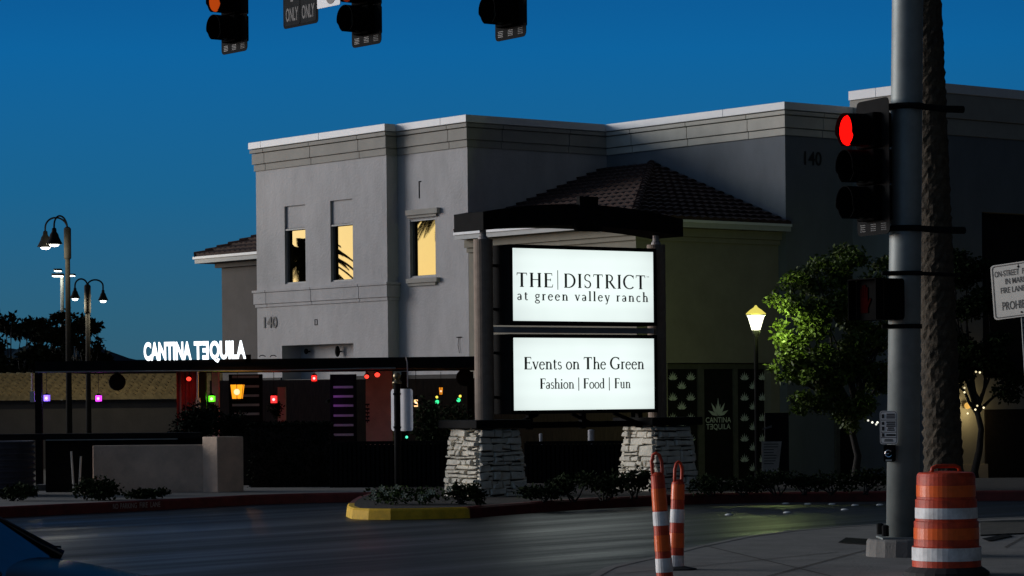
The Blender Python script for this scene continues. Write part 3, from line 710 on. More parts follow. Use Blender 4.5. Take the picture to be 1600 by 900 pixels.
# a serif hand, drawn stroke by stroke (cap height 1)
TH, TN = .15, .062
def arc(cx, cy, rx, ry, a0, a1, n=14): return [(cx+rx*math.cos(R(a0+(a1-a0)*i/n)), cy+ry*math.sin(R(a0+(a1-a0)*i/n))) for i in range(n+1)]
def S(pts, w0, w1=None): return ('s', pts, w0, w0 if w1 is None else w1)
def A(cx, cy, rx, ry, a0, a1, thick=TH, n=14): return ('a', arc(cx, cy, rx, ry, a0, a1, n), thick, (cx, cy, rx, ry))
def serif(x, y, w=.2): return S([(x-w/2, y), (x+w/2, y)], .045)
def stem(x, y0, y1, sf=3, w=.15):
    o = [S([(x, y0), (x, y1)], w)]
    if sf & 1: o.append(serif(x, y0+.022, .27))
    if sf & 2: o.append(serif(x-.03, y1-.022, .2))
    return o
XH = .62
GL = {
 'T': ([S([(.38, 0), (.38, .97)], TH), serif(.38, .022, .28), S([(.03, .965), (.73, .965)], .055), S([(.05, .97), (.03, .80)], .05, .03), S([(.71, .97), (.73, .80)], .05, .03)], .80),
 'H': (stem(.17, 0, 1)+[serif(.17, .978, .27)]+stem(.72, 0, 1)+[serif(.72, .978, .27), S([(.17, .53), (.72, .53)], .05)], .92),
 'E': (stem(.17, 0, 1)+[S([(.1, .975), (.60, .975)], .05), S([(.17, .53), (.5, .53)], .05), S([(.1, .025), (.64, .025)], .05), S([(.59, .98), (.61, .81)], .05, .03), S([(.62, .02), (.67, .22)], .05, .03), S([(.5, .62), (.5, .44)], .04)], .72),
 'D': (stem(.17, 0, 1)+[S([(.05, .975), (.36, .975)], .05), S([(.05, .025), (.36, .025)], .05), A(.34, .5, .48, .48, -90, 90)], .92),
 'I': (stem(.19, 0, 1)+[serif(.19, .978, .27)], .38),
 'S': ([A(.30, .745, .20, .225, 30, 270, .10), A(.30, .265, .22, .245, 90, -150, .11), S([(.49, .97), (.49, .76)], .03), S([(.09, .27), (.09, .03)], .03)], .62),
 'R': (stem(.17, 0, 1)+[S([(.05, .975), (.32, .975)], .05), A(.32, .735, .25, .24, -90, 90, .115), S([(.17, .495), (.34, .495)], .05), S([(.36, .50), (.72, .03)], .12), serif(.77, .022, .2)], .82),
 'C': ([A(.50, .5, .43, .49, 48, 312), S([(.80, .98), (.81, .72)], .035)], .88),
 'G': ([A(.50, .5, .43, .49, 48, 305), S([(.80, .98), (.81, .72)], .035), S([(.76, .40), (.76, .07)], .12), serif(.76, .40, .26)], .92),
 'F': (stem(.17, 0, 1)+[S([(.1, .975), (.58, .975)], .05), S([(.17, .52), (.48, .52)], .05), S([(.57, .98), (.59, .79)], .05, .03), S([(.48, .62), (.48, .42)], .04)], .62),
 'a': ([A(.20, .42, .16, .18, 0, 150, .08), S([(.36, .46), (.36, .08)], .11), S([(.36, .06), (.46, .05)], .06, .03), A(.20, .16, .15, .15, 20, 330, .085)], .48),
 't': ([S([(.16, .78), (.16, .10)], .10), A(.26, .10, .10, .09, 180, 330, .08), S([(.03, .60), (.34, .60)], .05)], .38),
 'g': ([A(.24, .43, .17, .17, 0, 360, .085), A(.25, -.16, .22, .14, 0, 360, .07), S([(.14, .27), (.10, .12), (.22, .05), (.38, .0)], .06), S([(.38, .56), (.50, .60)], .05)], .50),
 'r': (stem(.14, 0, XH, 1, .11)+[serif(.10, XH-.02, .15), A(.30, .42, .15, .17, 60, 160, .09)], .40),
 'e': ([A(.27, .30, .21, .30, 12, 322, .10), S([(.08, .36), (.46, .36)], .05)], .52),
 'n': (stem(.14, 0, XH, 1, .11)+[serif(.10, XH-.02, .15), A(.32, .40, .16, .19, 0, 160, .09)]+stem(.48, 0, .42, 1, .11), .62),
 'v': ([S([(.06, XH), (.27, 0)], .10), S([(.27, 0), (.46, XH)], .055), serif(.07, XH-.02, .2), serif(.45, XH-.02, .18)], .52),
 'l': (stem(.14, 0, 1.02, 1, .11)+[serif(.10, .99, .15)], .28),
 'y': ([S([(.06, XH), (.27, 0)], .10), S([(.46, XH), (.20, -.28), (.06, -.28)], .06), serif(.07, XH-.02, .2), serif(.45, XH-.02, .18)], .50),
 'c': ([A(.27, .30, .21, .30, 50, 315, .10)], .46),
 'h': (stem(.14, 0, 1.02, 1, .11)+[serif(.10, .99, .15), A(.32, .40, .16, .19, 0, 160, .09)]+stem(.48, 0, .42, 1, .11), .62),
 's': ([A(.19, .46, .12, .14, 30, 270, .075), A(.19, .17, .14, .155, 90, -150, .08)], .38),
 'o': ([A(.28, .30, .22, .30, 0, 360, .10)], .56),
 'i': (stem(.14, 0, XH, 1, .11)+[serif(.10, XH-.02, .15), A(.14, .86, .035, .035, 0, 360, .07)], .28),
 'd': ([A(.25, .29, .19, .28, 60, 300, .095), S([(.42, 1.0), (.42, .03)], .11), serif(.38, .99, .15), serif(.47, .022, .12)], .58),
 'u': ([S([(.14, XH), (.14, .2)], .11), A(.30, .2, .16, .19, 180, 330, .09), S([(.46, XH), (.46, .02)], .11), serif(.10, XH-.02, .15), serif(.42, XH-.02, .15), serif(.51, .022, .12)], .62),
}
def serif_text(mb, t, x0, x1, y, z, h, track=0.0, heavy=1.0):
    tot = sum((.30 if ch == ' ' else GL[ch][1]) for ch in t)+track*(len(t)-1); k = (x1-x0)/tot; x = x0; lay = 0
    for ch in t:
        if ch == ' ': x += (.30+track)*k; continue
        for st in GL[ch][0]:
            lay += 1; dy = -.0004*(lay % 9); pts = st[1]; n = len(pts)
            for i in range(n-1):
                (ax, ay), (bx_, by) = pts[i], pts[i+1]
                if st[0] == 's':
                    wa = (st[2]+(st[3]-st[2])*i/max(1, n-1))*1.15; wb = (st[2]+(st[3]-st[2])*(i+1)/max(1, n-1))*1.15
                else:
                    cx, cy, rx, ry = st[3]
                    f = lambda px: TN+(st[2]-TN)*min(1, abs(px-cx)/rx)**1.5
                    wa, wb = f(ax)*1.05, f(bx_)*1.05
                dx, dz = bx_-ax, by-ay; L = math.hypot(dx, dz)
                if L < 1e-6: continue
                e = .012 if st[0] == 'a' else 0
                ux, uz = dx/L, dz/L; ax -= ux*e; ay -= uz*e; bx_ += ux*e; by += uz*e
                nx, nz = -uz/2*heavy, ux/2*heavy
                q = [(ax+nx*wa, ay+nz*wa), (bx_+nx*wb, by+nz*wb), (bx_-nx*wb, by-nz*wb), (ax-nx*wa, ay-nz*wa)]
                mb.poly(*[(x+p[0]*k, y+dy, z+p[1]*h) for p in q])
        x += (GL[ch][1]+track)*k
W_ = xb-xa
def px_(u): return xa+(u-800)/220.3*W_
ly = FY-.004
Hh = za1-za0
t1 = MB(); H1 = za1-(448-387.3)/114*Hh
serif_text(t1, 'THE', px_(806), px_(862.5), ly, H1, .197*Hh, .10)
serif_text(t1, 'DISTRICT', px_(878), px_(1008), ly, H1, .197*Hh, .10)
t1.poly(*[(px_(869)+dx, ly, H1+dz*Hh) for dx, dz in ((-.007, -.03), (.007, -.03), (.007, .24), (-.007, .24))])
serif_text(t1, 'at green valley ranch', px_(807), px_(1011.5), ly, za1-(468.5-387.3)/114*Hh, .135*Hh, .21, 1.3)
t1.text('TM', (px_(1009), ly, H1+.165*Hh), (1, 0, 0), (0, 0, 1), .022*Hh, .05)
kids = [o for o in sg.children if o.name.startswith('cabinet')]
t1.build('lettering', M['ink'], kids[0], local=True)
t2 = MB(); Hl = zb1-zb0
serif_text(t2, 'Events on The Green', px_(816), px_(1004), ly, zb1-(577-527.6)/113.5*Hl, .17*Hl, .03, 1.15)
hb = zb1-(607.5-527.6)/113.5*Hl
serif_text(t2, 'Fashion', px_(840), px_(893), ly, hb, .142*Hl, .02, 1.15)
serif_text(t2, 'Food', px_(907), px_(941), ly, hb, .142*Hl, .02, 1.15)
serif_text(t2, 'Fun', px_(956), px_(982), ly, hb, .142*Hl, .02, 1.15)
for u in (900, 948): t2.poly(*[(px_(u)+dx, ly, hb+dz*Hl) for dx, dz in ((-.008, -.03), (.008, -.03), (.008, .155), (-.008, .155))])
t2.build('lettering', M['ink'], kids[1], local=True)
# bar between the cabinets, arms to the columns, brace frame below
mb = MB(); mb.bx(.10, CLEN-.16, -.13, -.03, (za0+zb1)/2-.042, (za0+zb1)/2+.042); mb.build('cross_bar', M['slat'], sg, local=True)
mb = MB()
for z in (za0+.18, za1-.25, zb0+.2, zb1-.22):
    mb.bx(.10, xa, -.05, .02, z-.02, z+.02); mb.bx(xb, CLEN-.10, -.05, .02, z-.02, z+.02)
mb.build('mounting_arm', M['black'], sg, local=True)
mb = MB(); zl = zb0-.06
mb.bx(.55, CLEN-.5, -.10, -.03, PH+.0, PH+.09)
for x0, x1 in ((.5, .9), (CLEN-.5, CLEN-.95), (1.9, 1.55)): mb.tube([(x0, -.1, PH+.06), (x1, -.1, zl)], .035, 4)
for x in (.75, 1.75, CLEN-.45): mb.bx(x-.04, x+.04, -.14, -.06, PH-.02, zl+.01)
mb.build('brace_frame', M['black'], sg, local=True)
# arched roof
mb = MB(); n = 26; x0, x1 = -.26, CLEN+.24
def top(x): t = (x-x0)/(x1-x0)*2-1; return sz(334)-.0+.17*(1-t*t)
def bot(x): t = (x-x0)/(x1-x0)*2-1; return sz(362)+.115*(1-t*t)
for i in range(n):
    p, q = x0+(x1-x0)*i/n, x0+(x1-x0)*(i+1)/n
    for (ya, yb) in ((-.38, .38),):
        A_ = [(p, ya, bot(p)), (p, yb, bot(p)), (p, yb, top(p)), (p, ya, top(p))]; B_ = [(q, ya, bot(q)), (q, yb, bot(q)), (q, yb, top(q)), (q, ya, top(q))]
        for k in range(4): mb.poly(A_[k], A_[(k+1) % 4], B_[(k+1) % 4], B_[k])
        if i == 0: mb.poly(*A_)
        if i == n-1: mb.poly(*B_)
ro = mb.build('roof', M['black'], sg, local=True)
mb = MB(); xm = CLEN/2
mb.prism([(xm-.22, -.45, sz(359)), (xm+.22, -.45, sz(359)), (xm+.30, -.45, sz(344)), (xm+.16, -.45, sz(344)), (xm+.18, -.45, sz(304)), (xm-.18, -.45, sz(304)), (xm-.16, -.45, sz(344)), (xm-.30, -.45, sz(344))][::-1], (0, .075, 0))
mb.build('keystone', M['black'], ro, local=True)

# ================================================================== signals
def rrect(w_, h_, r, n=4):
    pts = []
    for cx, cy, a0 in ((w_/2-r, h_/2-r, 0), (-w_/2+r, h_/2-r, 90), (-w_/2+r, -h_/2+r, 180), (w_/2-r, -h_/2+r, 270)):
        for i in range(n+1): a = R(a0+90*i/n); pts.append((cx+r*math.cos(a), cy+r*math.sin(a)))
    return pts
def signal(label, loc, rz, lit, lensmats):
    t = thing('traffic_signal', label, 'traffic light', loc, rz, 'three-section traffic signal heads')
    mb = MB(); mb.prism([(x, .012, z) for x, z in rrect(.62, 1.33, .06)], (0, -.006, 0)); mb.build('backplate', M['black'], t, local=True)
    mb = MB()
    for row in (-.60, -.58, -.62, -.56):
        for x in (-.2, 0, .2): mb.bx(x-.05, x+.05, .0035, .0058, row-.004, row+.004)
    mb.build('louvre', M['asphalt'], t, local=True)
    mb = MB()
    for k in (1, 0, -1): mb.bx(-.172, .172, -.09, .13, k*.356-.172, k*.356+.172)
    mb.build('housing', M['blackgloss'], t, local=True, bev=.02)
    for k, lm in zip((1, 0, -1), lensmats):
        zc = k*.356
        v = MB(); n = 24; r0, r1 = .168, .161; ya = -.09
        for i in range(n):
            a0, a1 = R(-60+300*i/n), R(-60+300*(i+1)/n)
            def L_(a): return -.32 if math.sin(a) > -.2 else -.30
            def q(a, r, y): return (r*math.cos(a), y, zc+r*math.sin(a))
            v.poly(q(a0, r0, ya), q(a1, r0, ya), q(a1, r0, L_(a1)), q(a0, r0, L_(a0))); v.poly(q(a0, r1, ya), q(a0, r1, L_(a0)), q(a1, r1, L_(a1)), q(a1, r1, ya))
            v.poly(q(a0, r0, L_(a0)), q(a1, r0, L_(a1)), q(a1, r1, L_(a1)), q(a0, r1, L_(a0)))
        v.build('visor', M['blackgloss'], t, local=True, smooth=False)
        l = MB(); yb = -.27 if lm is not M['offlens'] else -.12
        l.lathe([(.150, 0), (.145, .012), (.12, .026), (.07, .036), (.001, .04)], (0, yb, zc), 24, Matrix.Rotation(R(90), 3, 'X'), cap=False)
        l.build('lens', lm, t, local=True, smooth=True)
    return t
PH_ = math.atan2(-.78, .62)
def sig_loc(u, vbot, d, mz): p = P(u, vbot, d); return (p.x, p.y, p.z+mz)
OFF, RED_, AMB = M['offlens'], M['redlens'], M['amberlens']
s0 = signal('black signal with glowing red top lens mounted on the steel pole', tuple(P(1363, 261.5, 27.0)), R(-67), 0, (RED_, OFF, OFF))
s1 = signal('overhead black signal with a dull orange lens, leftmost in the row at the top edge', sig_loc(365.5, 82.5, 36.0, .665), PH_, 1, (OFF, AMB, OFF))
s2 = signal('overhead black signal with a dim red lens beside the dark lane sign', sig_loc(572, 71.5, 33.6, .665), PH_, 1, (OFF, M['redglow'], OFF))
s3 = signal('overhead black signal with no lens lit, alone above the monument sign', sig_loc(797, 61, 31.4, .665), PH_-R(4), 1, (OFF, OFF, OFF))
# pole with mast arm
pb = G(1410, 868, .02)
pole = thing('signal_pole', 'thick galvanised steel traffic signal pole on a concrete footing by the orange barrel', 'signal pole', tuple(pb))
pt = P(1418, 0, pb.y); ax = (pt-pb); ax /= ax.z
def pz(z): return pb+ax*(z-.02)
mb = MB(); mb.tube([pz(.20), pz(3), pz(6), pz(7.9)], [.160, .157, .150, .145], 32); mb.build('shaft', M['galv'], pole, smooth=True)
mb = MB(); mb.lathe([(.36, -.02), (.35, .15), (.33, .17)], pb, 20); mb.build('footing', M['concrete'], pole, bev=.01)
mb = MB(); mb.box(pz(.19)+Vector((0, 0, 0)), (.46, .46, .035)); mb.build('base_plate', M['galv'], pole, bev=.008)
for dx, dy in ((-.19, -.19), (.19, -.19), (-.19, .19), (.19, .19)):
    mb = MB(); mb.lathe([(.035, .2), (.035, .30), (.02, .31)], pb+Vector((dx, dy, 0)), 8); mb.build('bolt_cover', M['black'], pole)
arm_a = pz(6.95); arm_b = Vector((-4.6, 37.1, 7.62))
mb = MB(); mb.tube([arm_a, arm_a.lerp(arm_b, .3)+Vector((0, 0, .08)), arm_b], [.12, .10, .06], 16); mb.build('mast_arm', M['galv'], pole, smooth=True)
for s in (s1, s2, s3):
    l = Vector(s.location); f = (l-arm_a).xy.length/(arm_b-arm_a).xy.length; ap = arm_a.lerp(arm_b, f); b = ROOT[s.name] @ Vector((0, .16, .3))
    mb = MB(); mb.tube([ap+Vector((0, 0, .05)), (b.x, b.y, ap.z), b], .03, 8); mb.build('hanger', M['galv'], pole)
# brackets that hold the pole-mounted heads
hz0 = ROOT[s0.name] @ Vector((0, .12, 0))
for z, u1, v1 in ((4.45, 1505, 171), (3.22, 1507, 360)):
    q = P(u1, v1, 26.9); a = P(1384, v1-5 if v1 < 200 else 357, 26.9)
    mb = MB(); zc = a.z
    mb.lathe([(.172, zc-.028), (.172, zc+.028)], pz(zc)-Vector((0, 0, 0))-Vector((0, 0, pz(zc).z)), 24); mb.tube([a, Vector((a.x+.2, pb.y-.19, a.z)), Vector((q.x-.2, pb.y-.15, q.z)), q], [.026, .028, .034, .036], 8)
    mb.build('mounting_bracket', M['black'], pole)
for v in (427, 510):
    zc = P(1412, v, 26.9).z
    mb = MB(); p = pz(zc); mb.lathe([(.172, zc-.022), (.172, zc+.022)], (p.x, p.y, 0), 24); mb.tube([P(1378, v, 26.8), Vector((p.x, p.y-.175, zc))], .022, 6)
    if v == 427: mb.tube([Vector((p.x, p.y-.175, zc)), P(1500, 430, 26.9)], .02, 6)
    mb.build('mounting_bracket', M['black'], pole)
# pedestrian head
pc = P(1372, 468, 26.75); ped = thing('pedestrian_signal', 'black square walk signal with a barely lit red hand, strapped to the steel pole', 'walk signal', tuple(pc), math.atan2(-.85, .5))
mb = MB(); mb.prism([(x, -.10, z) for x, z in rrect(.44, .40, .04)], (0, .25, 0)); mb.build('housing', M['blackgloss'], ped, local=True)
mb = MB(); mb.bx(-.22, .22, -.20, -.105, .19, .20); mb.bx(-.22, -.21, -.20, -.105, -.2, .19); mb.bx(.21, .22, -.20, -.105, -.2, .19); mb.build('hood', M['blackgloss'], ped, local=True)
mb = MB(); y = -.106
mb.bx(-.14, -.02, y-.004, y, -.13, .02)
for k, h_ in enumerate((.09, .12, .125, .10)): mb.bx(-.14+k*.031, -.14+k*.031+.024, y-.004, y, .02, .02+h_)
mb.prism([(-.02, y-.004, -.08), (.03, y-.004, .0), (.012, y-.004, .015), (-.02, y-.004, -.03)], (0, .004, 0))
mb.build('hand_symbol', mat('unlit_red_symbol', (.016, .002, .002), .9, var=.1, spec=0), ped, local=True)
# push button and its plate
bp_ = P(1388.5, 668, 26.78); brz = math.atan2(-.30, .95)
pl = thing('push_button_sign', 'small white crossing instruction plate above the push button on the steel pole', 'sign', tuple(bp_), brz)
mb = MB(); mb.prism([(x, 0, z) for x, z in rrect(.172, .325, .025)], (0, .006, 0)); mb.build('plate', M['white'], pl, local=True)
mb = MB(); r_o, r_i = rrect(.158, .311, .02), rrect(.148, .301, .017)
for i in range(len(r_o)): j = (i+1) % len(r_o); mb.poly((r_o[i][0], -.002, r_o[i][1]), (r_o[j][0], -.002, r_o[j][1]), (r_i[j][0], -.002, r_i[j][1]), (r_i[i][0], -.002, r_i[i][1]))
for z in (.073, -.045, -.098): mb.bx(-.074, .074, -.003, -.001, z-.003, z+.003)
random.seed(5)
for z0, z1, n in ((.138, .085, 3), (.062, -.035, 5), (-.058, -.088, 1), (-.112, -.138, 2)):
    for k in range(n):
        zz = z0+(z1-z0)*(k+.5)/n; l = random.uniform(.04, .062); hh = min(.010, abs(z1-z0)/n*.34)
        c0 = .022 if z0 > -.1 else 0; mb.bx(c0-l*.75, c0+l*.75, -.003, -.001, zz-hh, zz+hh)
for z0, z1 in ((.13, .09), (.055, .025), (.01, -.03), (-.055, -.09)): mb.bx(-.066, -.042, -.003, -.001, z1, z0)
mb.build('printing', M['ink'], pl, local=True)
qb = P(1389.5, 708.5, 26.8)
pbt = thing('push_button', 'black crossing push button box with a round silver ring, under the instruction plate', 'push button', tuple(qb), brz)
mb = MB(); mb.prism([(x, -.03, z) for x, z in rrect(.10, .165, .02)], (0, .13, 0)); mb.build('box', M['blackgloss'], pbt, local=True)
mb = MB(); mb.tube([(.032*math.cos(a), -.036, .032*math.sin(a)) for a in [R(40+i*18) for i in range(17)]], .006, 6); mb.bx(-.03, .004, -.04, -.032, -.004, .004); mb.build('ring', M['chrome'], pbt, local=True)
mb = MB(); mb.bx(-.03, .03, -.036, -.031, -.075, -.058); mb.build('arrow_plate', M['galv'], pbt, local=True)

# lane-use sign and pale sign on the mast arm
FN = Vector((-.78, -.62, 0)).normalized(); FL = Vector((.62, -.78, 0)).normalized()
lc = P(469, -16, 34.9); ls = thing('lane_sign', 'black bordered lane sign reading ONLY twice, hung between the left overhead signals', 'sign', tuple(lc), PH_)
mb = MB(); mb.prism([(x, 0, z) for x, z in rrect(.78, .92, .05)], (0, .008, 0)); pf = mb.build('plate', M['black'], ls, local=True)
mb = MB()
for sx in (-1, 1): mb.prism([(x+sx*.182, -.004, z) for x, z in rrect(.345, .86, .03)], (0, .003, 0))
mb.build('field', mat('sign_field_in_shade', (.035, .037, .038), .9, spec=.05), ls, local=True)  # white field coloured near black to carry its backlit shade
mb = MB()
for sx in (-1, 1):
    mb.text('ONLY', (sx*.182, -.006, -.37), (1, 0, 0), (0, 0, 1), .16, .28, bold=.02, center=True)
    mb.bx(sx*.182-.03, sx*.182+.03, -.007, -.005, -.13, .22)
mb.prism([(-.182-.1, -.007, .2), (-.182+.1, -.007, .2), (-.182, -.007, .34)], (0, .002, 0)); mb.prism([(.182-.1, -.007, .2), (.182+.1, -.007, .2), (.182, -.007, .34)], (0, .002, 0))
mb.build('lettering', M['ink'], ls, local=True)
wc = P(513, -22, 34.3); ws = thing('turn_sign', 'small pale square sign with a grey disc between lane sign and overhead signal', 'sign', tuple(wc), PH_)
mb = MB(); mb.prism([(x, 0, z) for x, z in rrect(.50, .52, .02)], (0, .008, 0)); mb.build('plate', M['coping'], ws, local=True)
mb = MB(); mb.lathe([(.10, 0), (.10, .004)], (.05, -.001, -.13), 24, Matrix.Rotation(R(90), 3, 'X')); mb.build('disc', mat('grey_disc', (.28, .25, .23), .7), ws, local=True)
for s, hh in ((ls, .4), (ws, .26)):
    l = Vector(s.location); f = (l-arm_a).xy.length/(arm_b-arm_a).xy.length; ap = arm_a.lerp(arm_b, f)
    mb = MB(); mb.tube([ap+Vector((0, 0, .04)), (l.x, l.y+.03, ap.z), (l.x, l.y+.03, l.z)], .02, 6); mb.build('hanger', M['galv'], pole)

# parking sign at the right edge
sp = P(1593.5, 452, 30.0)
ps = thing('parking_sign', 'white rectangular on-street parking sign with black lettering on a perforated post at the right edge', 'sign', (sp.x, sp.y, 0), 0)
rl_ = Matrix.Rotation(R(-46), 4, 'Z') @ Matrix.Rotation(R(-4.5), 4, 'Y') @ Matrix.Diagonal((1.36, 1, 1, 1))
def pg(pts): return [Vector(sp)+(rl_ @ Vector(q)) for q in pts]
mb = MB(); mb.prism(pg([(x, 0, z) for x, z in rrect(.54, .60, .035)]), (0, .006, 0)); mb.build('plate', mat('weathered_sign_sheet', (.46, .45, .41), .6, var=.1, scale=5), ps)
mb = MB(); r_o, r_i = rrect(.515, .575, .03), rrect(.495, .555, .025)
for i in range(len(r_o)):
    j = (i+1) % len(r_o); mb.poly(*pg([(r_o[i][0], -.003, r_o[i][1]), (r_o[j][0], -.003, r_o[j][1]), (r_i[j][0], -.003, r_i[j][1]), (r_i[i][0], -.003, r_i[i][1])]))
xd = (rl_ @ Vector((1, 0, 0))); zd = (rl_ @ Vector((0, 0, 1)))
for tx_, x, z, h_, w_ in (('ON-STREET', -.235, .165, .062, .235), ('PARKING', .035, .165, .062, .20), ('IN MARKED', -.135, .075, .062, .27), ('FIRE LANE', -.185, -.02, .062, .235), ('PROHIBITED', -.18, -.205, .088, .36)):
    o = Vector(sp)+rl_ @ Vector((x, -.004, z)); mb.text(tx_, o, xd, zd, h_, w_*1.36, bold=.008)
mb.build('lettering', M['ink'], ps)
for z in (.25, -.25):
    mb = MB(); mb.lathe([(.011, 0), (.011, .008)], Vector(sp)+rl_ @ Vector((0, -.003, z)), 8, Matrix.Rotation(R(90), 3, 'X')); mb.build('bolt', M['black'], ps)
mb = MB(); q0 = Vector(sp)+Vector((.035, .03, -.28)); g0 = Vector((sp.x+.16, sp.y+.02, -.02)); mb.tube([g0, q0, Vector(sp)+Vector((-.0, .03, .28))], .027, 4); mb.build('post', M['galv'], ps)
mb = MB(); dv = (q0-g0)
for k in range(44): p = g0+dv*(k+.5)/44; mb.box(p+Vector((-.003, -.027, 0)), (.013, .006, .013))
hb_ = mb.build('post_hole', M['black'], ps); hb_['kind'] = 'stuff'

# blank sign back on a ball-topped post in the island
gp = G(622, 776, .14); gp = Vector((gp.x, gp.y, .13))
sb = thing('street_sign', 'blank pale back of a rounded sign on a dark post with a brass ball top', 'sign', tuple(gp))
zt = P(622, 585, gp.y).z
mb = MB(); mb.tube([gp, (gp.x, gp.y, zt-.1)], .050, 14); mb.build('post', M['black'], sb, smooth=True)
mb = MB(); mb.lathe([(.075, zt-.14), (.07, zt-.11), (.04, zt-.09), (.035, zt-.075)], (gp.x, gp.y, 0), 14); mb.ball((gp.x, gp.y, zt-.025), .058, 14, 10); mb.build('finial', mat('brass', (.30, .24, .14), .35, .8), sb, smooth=True)
sc_ = P(628, 640.5, gp.y+.06)
pr_ = Matrix.Rotation(R(-44), 3, 'Z')
mb = MB(); mb.prism([sc_+pr_ @ Vector((x, 0, z)) for x, z in rrect(.47, .63, .045)], pr_ @ Vector((0, .005, 0))); mb.build('plate', mat('bare_aluminium_back', (.62, .63, .68), .5), sb)
mb = MB()
for z in (.24, -.26): mb.box((gp.x, gp.y-.02, sc_.z+z), (.115, .075, .03))
mb.build('clamp', M['black'], sb)

# ================================================================== road-work devices
def band(mb, prof, r_add, z0, z1, n, c, flat=1.0):
    def rad(z):
        for (r0, a), (r1, b) in zip(prof, prof[1:]):
            if a <= z <= b: return r0+(r1-r0)*(z-a)/(b-a) if b > a else r0
        return prof[-1][0]
    mb.lathe([(rad(z0)+r_add*.2, z0), (rad(z0)+r_add, z0+.002), (rad(z1)+r_add, z1-.002), (rad(z1)+r_add*.2, z1)], c, n, cap=False, sy=flat)
dc = Vector((3.785, 24.05, .02))
dr_ = thing('traffic_barrel', 'orange and white striped traffic barrel standing beside the signal pole', 'traffic barrel', tuple(dc), R(20))
pf_ = [(.300, .06), (.298, .25), (.283, .255), (.282, .30), (.280, .47), (.268, .475), (.267, .66), (.255, .665), (.254, .86), (.245, .885), (.235, .895), (.10, .905)]
mb = MB(); mb.lathe(pf_, (0, 0, 0), 40); mb.build('body', M['orange'], dr_, local=True, smooth=False)
for m_, z0, z1 in (('oreflect', .685, .785), ('wreflect', .495, .590), ('oreflect', .315, .415), ('wreflect', .130, .245)):
    mb = MB(); band(mb, pf_, .003, z0, z1, 40, (0, 0, 0)); mb.build('reflective_band', M[m_], dr_, local=True)
mb = MB(); mb.lathe([(.37, 0), (.37, .03), (.33, .06), (.305, .075)], (0, 0, 0), 24); mb.build('base_ring', M['rubber'], dr_, local=True)
mb = MB(); mb.tube([(-.14, 0, .895), (-.13, 0, .935), (-.09, 0, .95), (.09, 0, .95), (.13, 0, .935), (.14, 0, .895)], .018, 10); mb.build('handle', M['orange'], dr_, local=True, smooth=True)
def looper(label, base, hgt, lean, rz, seq):
    t = thing('channelizer_post', label, 'traffic post', tuple(base), rz, 'orange and white channelizer posts')
    sh = lambda z: Vector((lean[0]*z, lean[1]*z, 0))
    def tub(mb, r0, r1, z0, z1, n=20): mb.tube([sh(z0)+Vector((0, 0, z0)), sh(z1)+Vector((0, 0, z1))], [r0, r1], n)
    rr = lambda z: .072-.017*z/hgt
    zl = hgt-.20
    mb = MB(); tub(mb, rr(.03), rr(zl), .03, zl); mb.tube([sh(zl)+Vector((0, 0, zl)), sh(zl)+Vector((0, 0, zl+.03))], [rr(zl), .03], 20); mb.build('tube', M['orange'], t, local=True, smooth=False)
    mb = MB(); w_ = .042
    path = [(-w_*.75, -.04), (-w_, .04), (-w_, .12), (-w_*.6, .175), (0, .19), (w_*.6, .175), (w_, .12), (w_, .04), (w_*.75, -.04)]
    mb.tube([sh(zl+z)+Vector((x, 0, zl+z)) for x, z in path], .015, 8); mb.build('loop_handle', M['orange'], t, local=True, smooth=True)
    for m_, z0, z1 in seq:
        mb = MB(); mb.tube([sh(z)+Vector((0, 0, z)) for z in (z0, z0+.003, z1-.003, z1)], [rr(z0)+.001, rr(z0)+.003, rr(z1)+.003, rr(z1)+.001], 20, cap=False); mb.build('reflective_band', M[m_], t, local=True)
    mb = MB(); mb.lathe([(.20, 0), (.19, .03), (.09, .05)], (0, 0, 0), 8); mb.build('base', M['rubber'], t, local=True)
    return t
b1 = G(1040, 917, .0); b2 = G(1056, 893, 0.0)
k1 = b1.y/F; zz = lambda v, b: (G(1040, 917, 0).y and (P(1040, v, b.y).z))
looper('taller striped channelizer post with loop top, in front of the right stone pier', b1, P(1030, 706, b1.y).z, (-.062, 0), 0,
       [('oreflect', zz(797, b1), zz(763, b1)), ('wreflect', zz(821, b1), zz(799, b1)), ('oreflect', zz(861, b1), zz(836, b1)), ('wreflect', zz(894, b1), zz(872, b1))])
looper('shorter striped channelizer post leaning right behind the taller one', b2, P(1060, 720, b2.y).z, (.045, 0), R(35),
       [('oreflect', zz(781, b2), zz(757, b2)), ('wreflect', zz(817, b2), zz(796, b2)), ('oreflect', zz(856, b2), zz(833, b2)), ('wreflect', zz(888, b2), zz(868, b2))])
# road studs
for u, v in ((1139, 805), (1230, 801.5), (1320, 797), (1228, 787.6), (1262, 788.3), (1300, 788.5), (1336, 790), (1375, 789.5)):
    g = G(u, v, 0.0); mb = MB(); mb.lathe([(.055, 0), (.05, .012), (.03, .02)], (g.x, g.y, .001), 12)
    o = tag(mb.build('road_stud', M['wreflect']), 'small round white raised marker stuck to the asphalt near the right red kerb', 'road marker', 'white raised road markers')
# kerb lettering
pA, pB = G(177, 800.7, 0), G(251, 797.0, 0); xd = (pB-pA); L_ = xd.length; mb = MB()
for tx_, f0, f1 in (('NO', 0, .11), ('PARKING', .155, .50), ('FIRE', .56, .73), ('LANE', .79, 1.0)):
    mb.text(tx_, pA+xd*f0+Vector((-.0, -.028, .05)), xd, (0, .02, 1), .075, L_*(f1-f0), bold=.006)
mb.build('kerb_lettering', mat('worn_white_stencil', (.55, .50, .46), .9, var=.35, scale=25), None)
bpy.data.objects['kerb_lettering'].parent = kerbL

